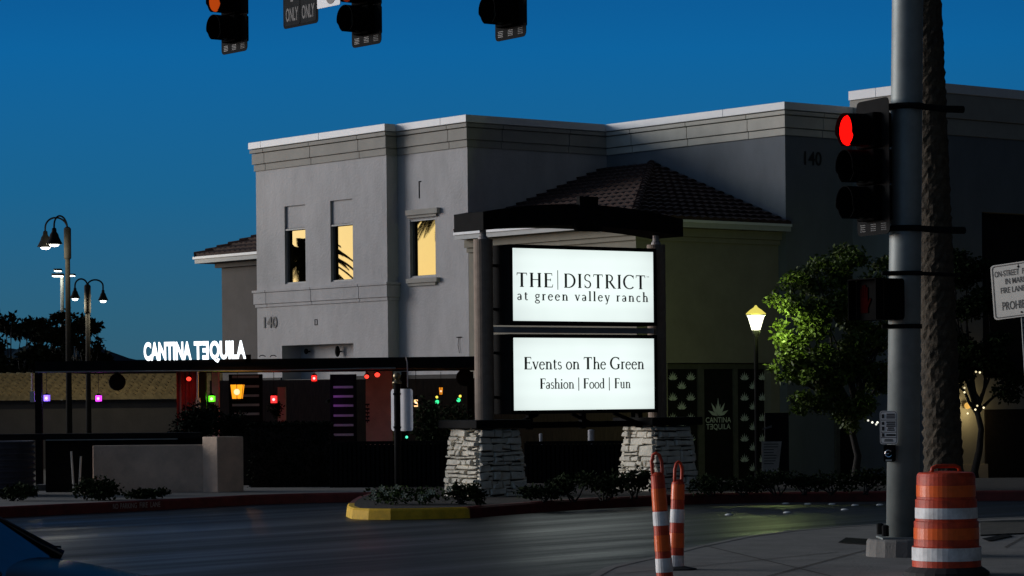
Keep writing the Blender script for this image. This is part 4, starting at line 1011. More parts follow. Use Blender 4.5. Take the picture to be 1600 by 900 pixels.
# ================================================================== the patio in front of the shops
def post(mb, u, d, w_, z0, z1):
    p = P(u, 600, d); mb.bx(p.x-w_/2, p.x+w_/2, d-w_/2, d+w_/2, z0, z1)
CD = 57.0
pg_ = thing('pergola', 'long low black pergola roof on thin posts spanning the restaurant patio', 'pergola', (P(400, 600, CD).x, CD, GZ))
pa, pb2 = P(55, 580, CD), P(1000, 572.5, CD); ta, tb = P(55, 565, CD), P(1000, 553.5, CD)
mb = MB()
mb.add([pa, pb2, tb, ta, pa+Vector((0, 7, 0)), pb2+Vector((0, 5.5, 0)), tb+Vector((0, 5.5, 0)), ta+Vector((0, 7, 0))], [(0, 1, 2, 3), (4, 5, 6, 7), (0, 1, 5, 4), (3, 2, 6, 7), (0, 3, 7, 4), (1, 2, 6, 5)])
mb.build('roof', M['black'], pg_)
mb = MB(); mb.tube([P(55, 581.5, CD-.06), P(240, 579.8, CD-.06), P(430, 579, CD-.06), P(560, 576, CD-.06), P(618, 575.3, CD-.06)], .016, 6); mb.build('conduit', M['galv'], pg_)
for u, w_ in ((60.5, .14), (316.5, .16)):
    mb = MB(); post(mb, u, CD+.2, w_, GZ-.1, P(u, 579, CD).z+.03); mb.build('post', M['black'], pg_)
for u, w_ in ((60.5, .12), (316, .12), (632, .14), (735, .14), (990, .14)):
    mb = MB(); post(mb, u, CD+5.2, w_, GZ-.1, P(u, 579, CD).z+.03); mb.build('post', M['black'], pg_)
for u0, v0, v1 in ((50, 583, 620), (309, 579, 630)):
    mb = MB(); mb.tube([P(u0, v0, CD-.05), P(u0, v1, CD-.05)], .02, 6); mb.box(P(u0+.5, v1, CD-.05), (.09, .06, .22)); mb.build('cable_box', M['slat'], pg_)
mb = MB(); mb.tube([P(626, 556.5, CD-.08), P(634, 557, CD-.08), P(636.5, 566, CD-.08), P(637, 605, CD-.08)], .012, 6); mb.build('drain_pipe', M['slat'], pg_)
# sign letters on the roof edge
ct = thing('restaurant_sign', 'row of glowing white letters reading CANTINA TEQUILA standing on the pergola edge', 'sign', tuple(P(305, 562, CD)))
y = CD-.02
def lw(u): return P(u, 560, CD).x
xd = (P(384, 558.8, CD)-P(225, 562.0, CD)).normalized(); yd = Vector((-xd.z, 0, xd.x))
def lp(u, dy=0): q = P(225, 562, CD); return Vector((lw(u), y+dy, q.z+(lw(u)-q.x)*xd.z))
parts = [('CANTINA', 225, 299.5, False), ('T', 303.5, 316, False), ('E', 316.5, 326.5, True), ('QUILA', 328, 384.5, False)]
for t_, u0, u1, mir in parts:
    mb = MB(); mb.text(t_, lp(u0), xd, yd, .335, lw(u1)-lw(u0), bold=.045, mirror=mir); mb.build('letters', M['cantina'], ct)
    mb = MB(); mb.text(t_, lp(u0, .006)+Vector((0, .07, 0)), xd, yd, .335, lw(u1)-lw(u0), bold=.045, ext=.07, mirror=mir); mb.build('letter_return', M['black'], ct)
mb = MB(); mb.bx(lw(222), lw(391), y+.1, y+.16, P(300, 562, CD).z-.06, P(300, 562, CD).z-.01); mb.bx(lw(383), lw(391), y+.02, y+.2, P(388, 562, CD).z-.06, P(388, 554, CD).z); mb.build('rail', M['black'], ct)
for u0 in (410, 427):
    mb = MB(); mb.tube([P(u0-5, 557.5, CD), P(u0-3, 555.5, CD), P(u0+1, 555, CD), P(u0+5, 557, CD)], .01, 5); mb.build('cable_loop', M['black'], pg_)

# low walls, pilaster, rail, planter, hedge and fence towards the street
lwll = thing('patio_wall', 'low rough stucco wall facing the street beneath the black counter rail', 'wall', tuple(G(230, 772, .14)))
mb = MB(); d = G(316, 768.5, .145).y; zt = P(230, 695.5, d).z
mb.bx(P(145, 740, d).x, P(318, 740, d).x, d, d+.28, .1, zt); mb.build('body', M['wallp'], lwll, bev=.015)
pil = thing('gate_pier', 'square stucco pier at the right end of the low patio wall', 'pier', tuple(G(340, 768.5, .145)))
mb = MB(); c0 = P(339.5, 700, d-.22); fdir = Vector((-.78, .62, 0)); rdir = Vector((.80, .60, 0))
def corner(u, dirv):                                 # walk along a direction from the near edge till it shows at pixel u
    k = ray(u, 700).x; t = (c0.x-k*c0.y)/(k*dirv.y-dirv.x); return Vector((c0.x+dirv.x*t, c0.y+dirv.y*t, 0))
c1, c2 = corner(316, fdir), corner(380.5, rdir); c3 = c1+c2-Vector((c0.x, c0.y, 0)); zt2 = P(340, 682.5, c0.y).z
mb.prism([Vector((q.x, q.y, .1)) for q in (c0, c2, c3, c1)], (0, 0, zt2-.1)); mb.build('body', M['wallp'], pil, bev=.012)
rail = thing('counter_rail', 'long black patio counter rail running above the low stucco wall', 'counter', tuple(P(160, 690, d+.5)))
mb = MB(); a, b = P(-6, 677, d+.45), P(313, 676, d+.45); z1 = P(150, 677.5, d).z; z0 = P(150, 687, d).z
mb.bx(a.x, b.x, d+.3, d+.75, z0, z1); mb.build('counter_top', M['black'], rail)
mb = MB(); mb.bx(P(56, 0, d).x, P(314, 0, d).x, d+.5, d+.56, .0, z0-.002); mb.build('apron', M['black'], rail)
mb = MB(); mb.bx(P(60, 0, d).x, b.x-.35, d+.285, d+.299, z0-.012, z0+.004); mb.build('edge_strip', M['galv'], rail)
# corrugated planter and pale plinth at far left
g = G(0, 775, .145); tk = thing('corrugated_tank', 'round corrugated metal planter tank cut off by the left edge', 'tank', (P(-8, 775, g.y).x, g.y+.1, .14))
mb = MB(); rad = .60; h = P(20, 690, g.y).z-.14
pf2 = [(rad-.02, 0)]
nr = 9
for i in range(nr*6+1): z = .02+(h-.04)*i/(nr*6); pf2.append((rad+.022*math.sin(2*math.pi*i/6), z))
mb.lathe(pf2+[(rad+.02, h), (rad-.03, h+.01), (rad-.05, h-.02)], (0, 0, 0), 40); mb.build('shell', M['corr'], tk, local=True, smooth=True)
pk = thing('low_plinth', 'low pale concrete edging block right of the corrugated tank', 'plinth', tuple(G(85, 768, .14)))
mb = MB(); q0, q1 = G(56, 767, .145), G(114, 765.5, .145); mb.prism([q0, q1, q1+Vector((0, .3, 0)), q0+Vector((0, .3, 0))], (0, 0, .10)); mb.build('block', M['concrete'], pk, bev=.01)
for k, (u0, v0, u1, v1, lb) in enumerate(((115.5, 760, 111.5, 705, 'thin pale stake, left of two, leaning left by the low wall'), (123.5, 754, 126.5, 713, 'thin pale stake, right of two, leaning right by the low wall'))):
    g = G(u0, v0, .05) if False else P(u0, v0, d+.2); mb = MB(); mb.tube([Vector((g.x, g.y, .12)), P(u1, v1, d+.25)], .017, 6); tag(mb.build('garden_stake', M['fascia']), lb, 'stake', 'thin pale stakes')

def leaf_cloud(mb, blobs, n, s0, s1, droop=0.0, seed=1):
    rnd = random.Random(seed); tot = sum(b[1]**3 if not isinstance(b[1], tuple) else b[1][0]*b[1][1]*b[1][2] for b in blobs)
    for c, r in blobs:
        rx, ry, rz = r if isinstance(r, tuple) else (r, r, r); k = max(6, int(n*rx*ry*rz/tot))
        for _ in range(k):
            v = Vector((rnd.gauss(0, 1), rnd.gauss(0, 1), rnd.gauss(0, 1))).normalized()*(rnd.random()**.45)*rnd.uniform(.85, 1.12)
            p = Vector(c)+Vector((v.x*rx, v.y*ry, v.z*rz)); s = rnd.uniform(s0, s1)
            a = Vector((rnd.gauss(0, 1), rnd.gauss(0, 1), rnd.gauss(0, .7)-droop)).normalized(); b = a.orthogonal().normalized(); b = Matrix.Rotation(rnd.uniform(0, 6.28), 3, a) @ b
            mb.poly(p, p+a*s*.5+b*s*.28, p+a*s, p+a*s*.5-b*s*.28)
def limb(mb, a, b, r0, r1, rnd, n=4):
    a, b = Vector(a), Vector(b); pts = [a.lerp(b, i/n)+(Vector((rnd.uniform(-1, 1), rnd.uniform(-1, 1), rnd.uniform(-.5, .5)))*(b-a).length*.05 if 0 < i < n else Vector()) for i in range(n+1)]
    mb.tube(pts, [r0+(r1-r0)*i/n for i in range(n+1)], 8)
def tree(name, label, base, blobs, trunk_top, n, s0, s1, leafm, r=.12, seed=1, droop=.2, group=None, cat='tree'):
    t = thing(name, label, cat, tuple(base), 0, group); rnd = random.Random(seed)
    mb = MB(); limb(mb, base, trunk_top, r, r*.6, rnd)
    for c, _ in blobs: limb(mb, Vector(trunk_top)-Vector((0, 0, .1)), c, r*.5, r*.12, rnd)
    mb.build('trunk', M['bark'] if leafm is not M['hedge'] else M['rubber'], t, smooth=True)
    mb = MB(); cl = []
    for c, rr in blobs:                              # each bough carries a handful of uneven leaf clumps
        for _ in range(7):
            v = Vector((rnd.gauss(0, 1), rnd.gauss(0, 1), rnd.gauss(0, 1))).normalized(); f = rnd.uniform(.42, .66); k = rnd.uniform(.45, .9)
            cl.append((Vector(c)+Vector((v.x*rr[0], v.y*rr[1], v.z*rr[2]))*k, (rr[0]*f, rr[1]*f, rr[2]*f*.8)))
    leaf_cloud(mb, cl, n, s0, s1, droop, seed); mb.build('crown', leafm, t)
    return t
def bush(label, base, blobs, n, s0, s1, leafm, seed=1, group=None, name='shrub', stems=5, cat='shrub'):
    t = thing(name, label, cat, tuple(base), 0, group); rnd = random.Random(seed)
    mb = MB()
    for i in range(stems): limb(mb, Vector(base)+Vector((rnd.uniform(-.05, .05), rnd.uniform(-.05, .05), -.02)), Vector(blobs[i % len(blobs)][0]), .014, .005, rnd, 3)
    mb.build('stem', M['bark'], t)
    mb = MB(); leaf_cloud(mb, blobs, n, s0, s1, 0, seed); mb.build('foliage', leafm, t)
    return t
# hedge
hd = 46.3
hg = thing('hedge', 'tall clipped black-green hedge between the gate pier and the picket fence', 'hedge', (P(445, 700, hd).x, hd, 0))
x0, x1 = P(383, 0, hd).x, P(512, 0, hd).x; zt = P(445, 662, hd).z
mb = MB(); mb.bx(x0+.04, x1-.04, hd-.22, hd+.3, -.1, zt-.06); mb.build('branch_core', M['soil'], hg)
mb = MB(); rnd = random.Random(4)
for _ in range(7000):
    p = Vector((rnd.uniform(x0, x1), rnd.choice((hd-.25, rnd.uniform(hd-.25, hd+.3))), rnd.uniform(.0, zt))) if rnd.random() < .75 else Vector((rnd.uniform(x0, x1), rnd.uniform(hd-.25, hd+.3), zt-.03+rnd.uniform(-.05, .05)))
    s = rnd.uniform(.03, .06); a = Vector((rnd.gauss(0, 1), rnd.gauss(0, 1)-.4, rnd.gauss(0, 1))).normalized(); b = a.orthogonal().normalized(); mb.poly(p, p+a*s*.5+b*s*.3, p+a*s, p+a*s*.5-b*s*.3)
mb.build('foliage', M['hedge'], hg)
bl = [((P(u, v, hd+.2).x, hd+.2+dy, P(u, v, hd+.2).z), (.30, .25, .24)) for u, v, dy in ((296, 664, 0), (318, 660, .1), (342, 668, 0), (366, 664, .1), (305, 648, .2), (290, 676, .1))]
bush('loose dark climbing bush spilling over the top of the gate pier', (P(318, 0, hd).x, hd+.2, .0), bl, 3000, .05, .09, M['hedge'], 5)
# fence
fd = 45.6
def picket(label, u0, u1, vt, d, zb):
    f = thing('picket_fence', label, 'fence', (P((u0+u1)/2, 700, d).x, d, zb), 0, 'black picket fences'); xa_, xb_ = P(u0, 0, d).x, P(u1, 0, d).x; zt = P((u0+u1)/2, vt, d).z
    mb = MB(); mb.bx(xa_, xb_, d-.02, d+.02, zt-.05, zt); mb.bx(xa_, xb_, d-.02, d+.02, zb+.1, zb+.15); mb.build('rail', M['black'], f)
    mb = MB(); n = int((xb_-xa_)/.075)
    for i in range(n+1): x = xa_+(xb_-xa_)*i/n; mb.bx(x-.026, x+.026, d-.045, d-.0205, zb, zt-.03)
    pk = mb.build('picket', M['black'], f); pk['kind'] = 'stuff'
    mb = MB(); mb.bx(xa_, xb_, d+.03, d+.05, zb, zt-.06); mb.build('dark_backing', M['black'], f)  # black sheet standing in for the darkness behind the pickets
picket('black picket fence between the tall hedge and the left stone pier', 511, 735, 689, fd, -.05)
picket('black picket fence seen between the two stone piers of the lit sign', 815, 985, 689, fd+1.2, -.1)
for u, v, lb in ((845, 683, 'small square white lamp top behind the fence between the stone piers'), (923.5, 681, 'white cylinder candle lantern behind the fence under the lit sign')):
    p = P(u, v, 48.5); mb = MB(); hh = .055 if u < 900 else .10; rr_ = .03 if u < 900 else .055
    mb.lathe([(rr_, -.9), (rr_, hh*.2), (rr_*1.05, hh), (rr_*.5, hh+.01)], p, 12); tag(mb.build('garden_light', M['slat']), lb, 'garden light')

# ---- patio furnishing under the pergola
def slatted(label, u0, u1, vs, d, dv=5.5):
    t = thing('slat_screen', label, 'screen', (P((u0+u1)/2, 0, d).x, d, GZ), 0, 'slatted patio screens')
    xa_, xb_ = P(u0, 0, d).x, P(u1, 0, d).x; zt = P(u0, 585, d).z
    mb = MB(); mb.bx(xa_-.08, xb_+.08, d+.03, d+.07, GZ, zt); mb.build('backing', M['dark'], t)
    mb = MB()
    for x in (xa_-.04, xb_+.04): mb.bx(x-.03, x+.03, d-.03, d+.029, GZ, zt)
    mb.build('frame', M['black'], t)
    for v in vs: mb = MB(); z = P(u0, v, d).z; mb.bx(xa_, xb_, d-.02, d+.025, z-.028, z+.028); mb.build('slat', M['slat'], t)
slatted('white slatted screen right behind the amber lantern', 357, 399, (589, 604, 618.5, 633, 647), 63)
slatted('white slatted screen washed purple in the middle of the patio', 515, 546, (605, 619.5, 634, 649.5, 664.5, 679.5), 66)
tcw = thing('tan_pillar', 'tan stucco pillar with small dark vertical marks behind the blank sign', 'pillar', (P(585, 0, 62.5).x, 62.5, GZ))
mb = MB(); xa_, xb_ = P(565.5, 0, 62).x, P(607, 0, 62).x; mb.bx(xa_, xb_, 62, 62.6, GZ, P(580, 578, 62).z); mb.build('body', M['wallp'], tcw)
mb = MB()
for v in (632, 639, 645, 651, 657): p = P(574, v, 61.99); mb.bx(p.x-.05, p.x+.05, 61.985, 61.999, p.z-.02, p.z+.02); mb.bx(p.x-.012, p.x+.012, 61.986, 61.998, p.z-.055, p.z-.02)
mb.build('wall_marks', M['ink'], tcw)
for u0, u1, vt, dd, lb in ((428, 440, 605, 61.5, 'narrow pale pillar right of the red lantern'), (325, 336, 582, 58.6, 'narrow pale pillar behind the green lantern')):
    t = thing('pale_pillar', lb, 'pillar', (P((u0+u1)/2, 0, dd).x, dd, GZ), 0, 'narrow pale patio pillars'); mb = MB(); mb.bx(P(u0, 0, dd).x, P(u1, 0, dd).x, dd, dd+.2, GZ, P(u0, vt, dd).z); mb.build('body', M['wallp'], t)
bk = thing('patio_back_wall', 'dark wooden back wall under the right half of the pergola', 'wall', (P(600, 0, 69).x, 69, GZ))
mb = MB(); mb.bx(P(322, 0, 68).x, P(1012, 0, 68).x, 68, 68.15, GZ, 2.1); mb.build('boarding', mat('dark_stained_wood', (.055, .03, .02), .7, var=.5, scale=3, stretch=(8, 1, 1)), bk)
bx0 = 0
# fans
for u, v, lb in ((183, 597, 'round dark patio fan against the tan roof tiles'), (726, 590, 'round dark patio fan near the right end of the pergola')):
    c = P(u, v, 60.5); t = thing('patio_fan', lb, 'fan', tuple(c), 0, 'round patio fans')
    mb = MB(); mb.lathe([(.02, -.03), (.17, -.03), (.19, 0), (.17, .05), (.02, .06)], c, 22, Matrix.Rotation(R(90), 3, 'X')); mb.build('cage', M['black'], t)
    mb = MB(); mb.tube([c+Vector((0, .03, .1)), c+Vector((0, .03, .45))], .02, 6); mb.build('drop_rod', M['black'], t)
# potted plants with glints
for k, (u, v, r, lb) in enumerate(((664, 655, .42, 'leafy potted plant left of three by the left stone pier, behind the blank sign'), (690, 668, .45, 'leafy potted plant in the middle of three behind the picket fence'), (716, 662, .42, 'leafy potted plant nearest the left stone pier, rightmost of three'))):
    dd = 49+k*.4; c = P(u, v, dd); bush(lb, (c.x, dd, -.4), [((c.x, dd, c.z), (r*.8, r*.6, r)), ((c.x+.15, dd, c.z-.3), (r*.7, r*.6, r*.6))], 900, .05, .10, M['leafd'], 20+k, 'leafy patio plants', 'potted_plant', cat='plant')
for k, (u, v, d_, lb) in enumerate(((331, 640, 57.9, 'dark trailing plant basket just below the green lantern'), (430, 636, 60.9, 'dark trailing plant basket just below the red lantern on the pale pillar'))):
    c = P(u, v, d_); t = thing('plant_basket', lb, 'plant', tuple(c), 0, 'trailing plant baskets')
    mb = MB(); mb.lathe([(.05, -.10), (.12, -.02), (.14, .03)], c, 12); mb.tube([c+Vector((0, 0, .02)), c+Vector((0, .08, .34))], .008, 5); mb.build('basket', M['black'], t)
    mb = MB(); leaf_cloud(mb, [(c, (.17, .15, .15)), (c+Vector((.03, 0, -.14)), (.10, .1, .12))], 420, .05, .09, .6, 70+k); mb.build('foliage', M['hedge'], t)
# lanterns and coloured lamps
def lantern(name, label, u, v, d, w_, h, col, strength, watts, kind='box', group='coloured patio lanterns'):
    c = P(u, v, d); t = thing(name, label, 'lantern', tuple(c), 0, group)
    g = MB()
    if kind == 'box': g.bx(c.x-w_/2, c.x+w_/2, d-w_/2, d+w_/2, c.z-h/2, c.z+h/2)
    elif kind == 'taper':
        a, b = w_*.36, w_*.5; o = []
        for s, z in ((a, -h/2), (b, h/2)): o += [(c.x-s, d-s, c.z+z), (c.x+s, d-s, c.z+z), (c.x+s, d+s, c.z+z), (c.x-s, d+s, c.z+z)]
        g.add(o, [(0, 1, 5, 4), (1, 2, 6, 5), (2, 3, 7, 6), (3, 0, 4, 7), (0, 1, 2, 3), (4, 5, 6, 7)])
    else: g.ball(c, w_/2, 12, 8, h/w_)
    mm = emit('lantern_glow', col, strength)
    g.build('glass', mm, t)
    core = MB(); core.ball(c+Vector((0, -w_*.47, -.02*h)), w_*.24, 10, 6); core.build('bulb_core', emit('lantern_core', tuple(min(1, q*.7+.3) for q in col), 3.0 if kind == 'box' else 1.6), t)
    if kind != 'ball':
        f = MB(); f.lathe([(w_*.62, h/2), (w_*.5, h/2+w_*.12), (w_*.15, h/2+w_*.35), (.012, h/2+w_*.4)], c, 12)
        for sx in (-1, 1): f.tube([(c.x+sx*w_*.37 if kind == 'taper' else c.x+sx*w_*.5, d-w_*.5, c.z-h/2), (c.x+sx*w_*.5, d-w_*.5, c.z+h/2)], .008, 4)
        if kind == 'taper': f.tube([(c.x, d-w_*.37, c.z-h/2), (c.x, d-w_*.51, c.z+h/2)], .010, 4)
        f.lathe([(w_*.4, -h/2-.03), (w_*.45, -h/2)], c, 12); f.build('cage', M['black'], t)
    r_ = MB(); zt_ = P(u, 577, CD).z
    if zt_ > c.z+h: r_.tube([c+Vector((0, 0, h/2+w_*.3)), Vector((c.x, d, zt_))], .006, 5); r_.build('hanging_wire', M['black'], t)
    if watts: lamp('bulb', t, c+Vector((0, -w_*.9, 0)), col, watts, .06)
    return t
lantern('patio_lantern', 'small glowing blue-violet box lantern hanging at the far left of the pergola', 73, 622, 57.3, .115, .125, (.22, .12, 1), 3.2, 4)
lantern('patio_lantern', 'small glowing magenta box lantern hanging left of the round fan', 154, 622.5, 57.3, .115, .12, (.85, .06, 1), 2.4, 4)
lantern('patio_lantern', 'small glowing green box lantern hanging on the black pergola post', 331, 623, 57.4, .125, .12, (.12, 1, .02), 2.6, 5)
lantern('patio_lantern', 'large glowing amber lantern with tapered glass in front of white slats', 371, 612, 57.0, .27, .29, (1, .36, .015), 1.25, 12, 'taper')
lantern('patio_lantern', 'small glowing red box lantern on the narrow pale pillar', 428, 624, 58.0, .13, .15, (1, .03, .03), 2.2, 5)
lantern('patio_lantern', 'small glowing red box lantern high under the middle of the pergola', 491, 591, 60, .115, .125, (1, .025, .02), 1.8, 9)
lantern('patio_lantern', 'dim orange tapered lantern near the left stone pier', 689, 611, 62, .095, .16, (1, .33, .02), .8, .8, 'taper')
lantern('patio_lantern', 'small sparkling warm white lamp at the right edge of the blank sign', 650, 630, 58, .09, .15, (1, .62, .28), 1.4, 6)
for u, v, d_, r_, lb, nm in ((573, 588, 59, .05, 'red spotlight, left of a pair aimed at the tan pillar', 'spot'), (589.5, 585, 59, .06, 'brighter red spotlight, right of a pair above the tan pillar', 'spot'), (295, 591.5, 60, .055, 'red floodlight washing the roof tiles and the pergola post', 'flood')):
    c = P(u, v, d_); t = thing('red_spotlight', lb, 'spotlight', tuple(c), 0, 'red patio spotlights')
    mb = MB(); mb.tube([c+Vector((0, .12, .05)), c+Vector((0, .0, .0))], [r_*.7, r_*1.25], 14); mb.tube([c+Vector((0, .1, .05)), Vector((c.x, d_+.1, P(u, 577, CD).z))], .01, 6); mb.build('can', M['black'], t)
    mb = MB(); mb.lathe([(r_, 0), (r_*.6, .02), (.001, .025)], c, 14, Matrix.Rotation(R(90), 3, 'X'), cap=False); mb.build('lens', emit('red_spot_glow', (1, .05, .03), 2.0), t)
    lamp('bulb', t, c+Vector((.0, -.25 if nm == 'spot' else .08, -.15)), (1, .02, .015), 3.5 if nm == 'spot' else 5, .05)
cl_ = thing('red_wash_catcher', 'narrow cloth panel added to catch the red of the floodlight beside the black pergola post', 'panel', (P(290, 0, 60.6).x, 60.6, GZ))  # added cloth surface, there only to catch the red wash
mb = MB(); xa_, xb_ = P(270, 0, 60.6).x, P(311, 0, 60.6).x
for i in range(16):
    p, q = xa_+(xb_-xa_)*i/16, xa_+(xb_-xa_)*(i+1)/16; ya_, yb_ = 60.6+.03*math.sin(i*1.7), 60.6+.03*math.sin((i+1)*1.7); z0, z1 = GZ+.9, P(290, 580, 60.6).z
    mb.add([(p, ya_, z0), (q, yb_, z0), (q, yb_, z1), (p, ya_, z1), (p, ya_+.01, z0), (q, yb_+.01, z0), (q, yb_+.01, z1), (p, ya_+.01, z1)], [(0, 1, 2, 3), (4, 5, 6, 7), (0, 1, 5, 4), (3, 2, 6, 7)])
mb.build('cloth', mat('brown_catcher_cloth', (.10, .075, .06), .9, var=.3, scale=3), cl_, smooth=True)
mb = MB(); mb.tube([(xa_, 60.62, P(290, 580, 60.6).z), (xb_, 60.62, P(290, 580, 60.6).z)], .02, 6); mb.build('rail', M['black'], cl_)
c = P(528, 626, 65.2); t = thing('purple_spotlight', 'hidden purple uplighter washing the middle slatted screen', 'spotlight', (c.x-.25, 65.2, c.z))
mb = MB(); mb.tube([(c.x-.28, 65.3, c.z-.03), (c.x-.22, 65.4, c.z)], .04, 10); mb.build('can', M['black'], t); lamp('bulb', t, (c.x-.22, 65.55, c.z), (.6, .02, 1), 1.3, .04)
for u, v, col, lb in ((683, 628, (.05, 1, .35), 'tiny green festoon bulb, left of a pair by the left stone pier'), (716.5, 625, (.05, 1, .35), 'tiny green festoon bulb, right of a pair by the left stone pier'), (682.5, 620.5, (1, .8, .1), 'tiny yellow festoon bulb above the left green bulb'), (719, 619, (1, .8, .1), 'tiny yellow festoon bulb above the right green bulb'), (635.5, 683, (.1, 1, .6), 'tiny teal indicator bulb low under the blank sign')):
    p = P(u, v, 60); mb = MB(); mb.ball(p, .045 if col[1] == 1 and u > 640 else .03, 10, 6); tag(mb.build('festoon_bulb', emit('bulb_glow', col, 1.3)), lb, 'bulb', 'tiny coloured festoon bulbs')

# low tiled-roof outbuilding behind the patio
ob = thing('tiled_outbuilding', 'low outbuilding with a tan barrel tile roof behind the patio posts', 'building', (P(150, 0, 104).x, 104, GZ))
OD = 104
ze = P(150, 624, OD).z; zr = P(150, 588, OD+4).z
xa_, xb_ = P(-160, 0, OD).x, P(330, 0, OD).x
random.seed(21); mb = MB(); tile_slope(mb, (xa_, OD, ze), (xb_, OD, ze), (xa_+.5, OD+4, zr), (xb_, OD+4, zr), 8, amp=.13, per=.34, th=.12); mb.build('roof', M['tile2'], ob)
mb = MB(); mb.bx(xa_+.4, xb_, OD+.5, OD+8, GZ, ze-.02); mb.build('wall', M['brown'], ob)
mb = MB(); ridge_cap(mb, (xa_+.5, OD+4, zr), (xb_, OD+4, zr), .14); mb.build('ridge_tile', M['tile2'], ob)

# ================================================================== street lamps
sl = G(1183, 765, .0); sl = Vector((P(1183, 700, 66).x, 66, GZ))
st_ = thing('street_lantern', 'glowing acorn street lantern on a slim dark post beside the leafy tree', 'street lamp', tuple(sl))
zb = P(1181, 516, 66).z
mb = MB(); mb.lathe([(.16, GZ), (.15, GZ+.25), (.08, GZ+.4), (.06, GZ+.9), (.048, zb-.15), (.09, zb-.1), (.10, zb-.03), (.07, zb)], (sl.x, sl.y, 0), 16); mb.build('post', M['black'], st_, smooth=True)
z1 = P(1181, 492, 66).z; z2 = P(1181, 477, 66).z
mb = MB(); mb.lathe([(.10, zb+.005), (.19, z1-.06), (.225, z1)], (sl.x, sl.y, 0), 8); mb.build('glass', M['lampglass'], st_)
mb = MB(); mb.lathe([(.24, z1+.01), (.235, z1+.035), (.14, z1+.12), (.05, z1+.18), (.02, z2)], (sl.x, sl.y, 0), 16); mb.build('cap', M['lampcap'], st_, smooth=True)
mb = MB()
for k in range(4):
    a = R(45+90*k); mb.tube([(sl.x+.10*math.cos(a), sl.y+.10*math.sin(a), zb), (sl.x+.232*math.cos(a), sl.y+.232*math.sin(a), z1+.012)], .008, 5)
mb.lathe([(.236, z1-.012), (.236, z1+.009)], (sl.x, sl.y, 0), 16); mb.build('cage', M['bronze'], st_)
lamp('bulb', st_, (sl.x-.05, sl.y-.42, (zb+z1)/2), (.80, 1.0, .36), 50, .12)
lamp('bulb', st_, (sl.x+.34, sl.y+.25, (zb+z1)/2+.05), (.80, 1.0, .32), 95, .12)
def bell_lamp(label, u, vtop, vbase, d, arms):
    p = P(u, vbase, d); t = thing('bell_lamp_post', label, 'street lamp', (p.x, d, GZ), 0, 'bell lamp posts'); zt = P(u, vtop, d).z; s = F/d
    mb = MB(); mb.tube([(p.x, d, GZ), (p.x, d, zt-2.5), (p.x, d, zt)], [.11, .085, .075], 12); mb.lathe([(.10, zt-.9), (.12, zt-.85), (.12, zt+.1), (.06, zt+.16)], (p.x, d, 0), 12); mb.build('post', mat('bronze_post', (.02, .019, .018), .8, var=.2, spec=.1), t, smooth=True)
    for (ub, vb, vt, dy, bw, bh) in arms:
        q = P(ub, vb, d); R_ = abs(q.x-p.x); zc = zt+.1; pts = []; ztop = P(ub, vt, d).z; zbell = P(ub, vb, d).z
        for i in range(15):
            a = math.pi*i/14; f = (1-math.cos(a))/2; pts.append((p.x+(q.x-p.x)*f, d+dy*f, max(zt+.1, zbell+bh)+(ztop-max(zt+.1, zbell+bh))*math.sin(a)))
        pts = [(p.x, d, zt-.5)]+pts+[(q.x, d+dy, zbell+bh)]
        mb = MB(); mb.tube(pts, .03, 8); ar = mb.build('arm', M['black'], t, smooth=True)
        mb = MB(); mb.lathe([(bw, 0), (bw*.82, bh*.18), (bw*.58, bh*.45), (bw*.5, bh*.62), (bw*.3, bh*.78), (bw*.26, bh*1.0), (.03, bh*1.05)], (q.x, d+dy, zbell), 20); sh = mb.build('shade', M['black'], ar, smooth=True)
        mb = MB(); mb.lathe([(bw*.6, -.02), (bw*.45, -.07), (.01, -.09)], (q.x, d+dy, zbell), 14, cap=False); mb.build('lamp_lens', M['bellglow'], ar)
        l = lamp('bulb', ar, (q.x, d+dy, zbell-.25), (1, .90, .62), 100, .1)
bell_lamp('tall twin-armed lamp post with black bell shades, nearest of the three at left', 108.5, 362, 700, 90, [(75, 387, 341, -.5, .27, .50), (97.5, 385.5, 340, -1.6, .27, .50)])
bell_lamp('shorter twin-armed lamp post with black bell shades spread left and right', 139, 451, 700, 99, [(118, 466, 436, -.1, .19, .36), (160.5, 469, 437, .1, .19, .36)])
p = P(98, 560, 150); fl = thing('flood_light_post', 'distant glowing floodlight head on a pale pole between the bell lamps', 'street lamp', (p.x, 150, GZ)); zt = P(98, 428, 150).z
mb = MB(); mb.tube([(p.x, 150, GZ), (p.x, 150, zt)], [.12, .09], 10); mb.build('post', M['galv'], fl)
for u0, u1, v0, v1 in ((82, 99, 427.5, 430.5), (85, 96, 420, 422.5), (103, 117, 428, 430)):
    a, b = P(u0, v0, 149.6), P(u1, v1, 149.6); mb = MB(); mb.bx(a.x, b.x, 149.3, 149.9, b.z-.02, a.z); hd_ = mb.build('head', M['black'], fl)
    mb = MB(); mb.bx(a.x+.04, b.x-.04, 149.28, 149.88, b.z-.06, b.z-.022); mb.build('lamp_lens', M['floodglow'], hd_)
lamp('bulb', fl, (p.x-.3, 149.0, zt-.5), (1, .97, .8), 60, .2)

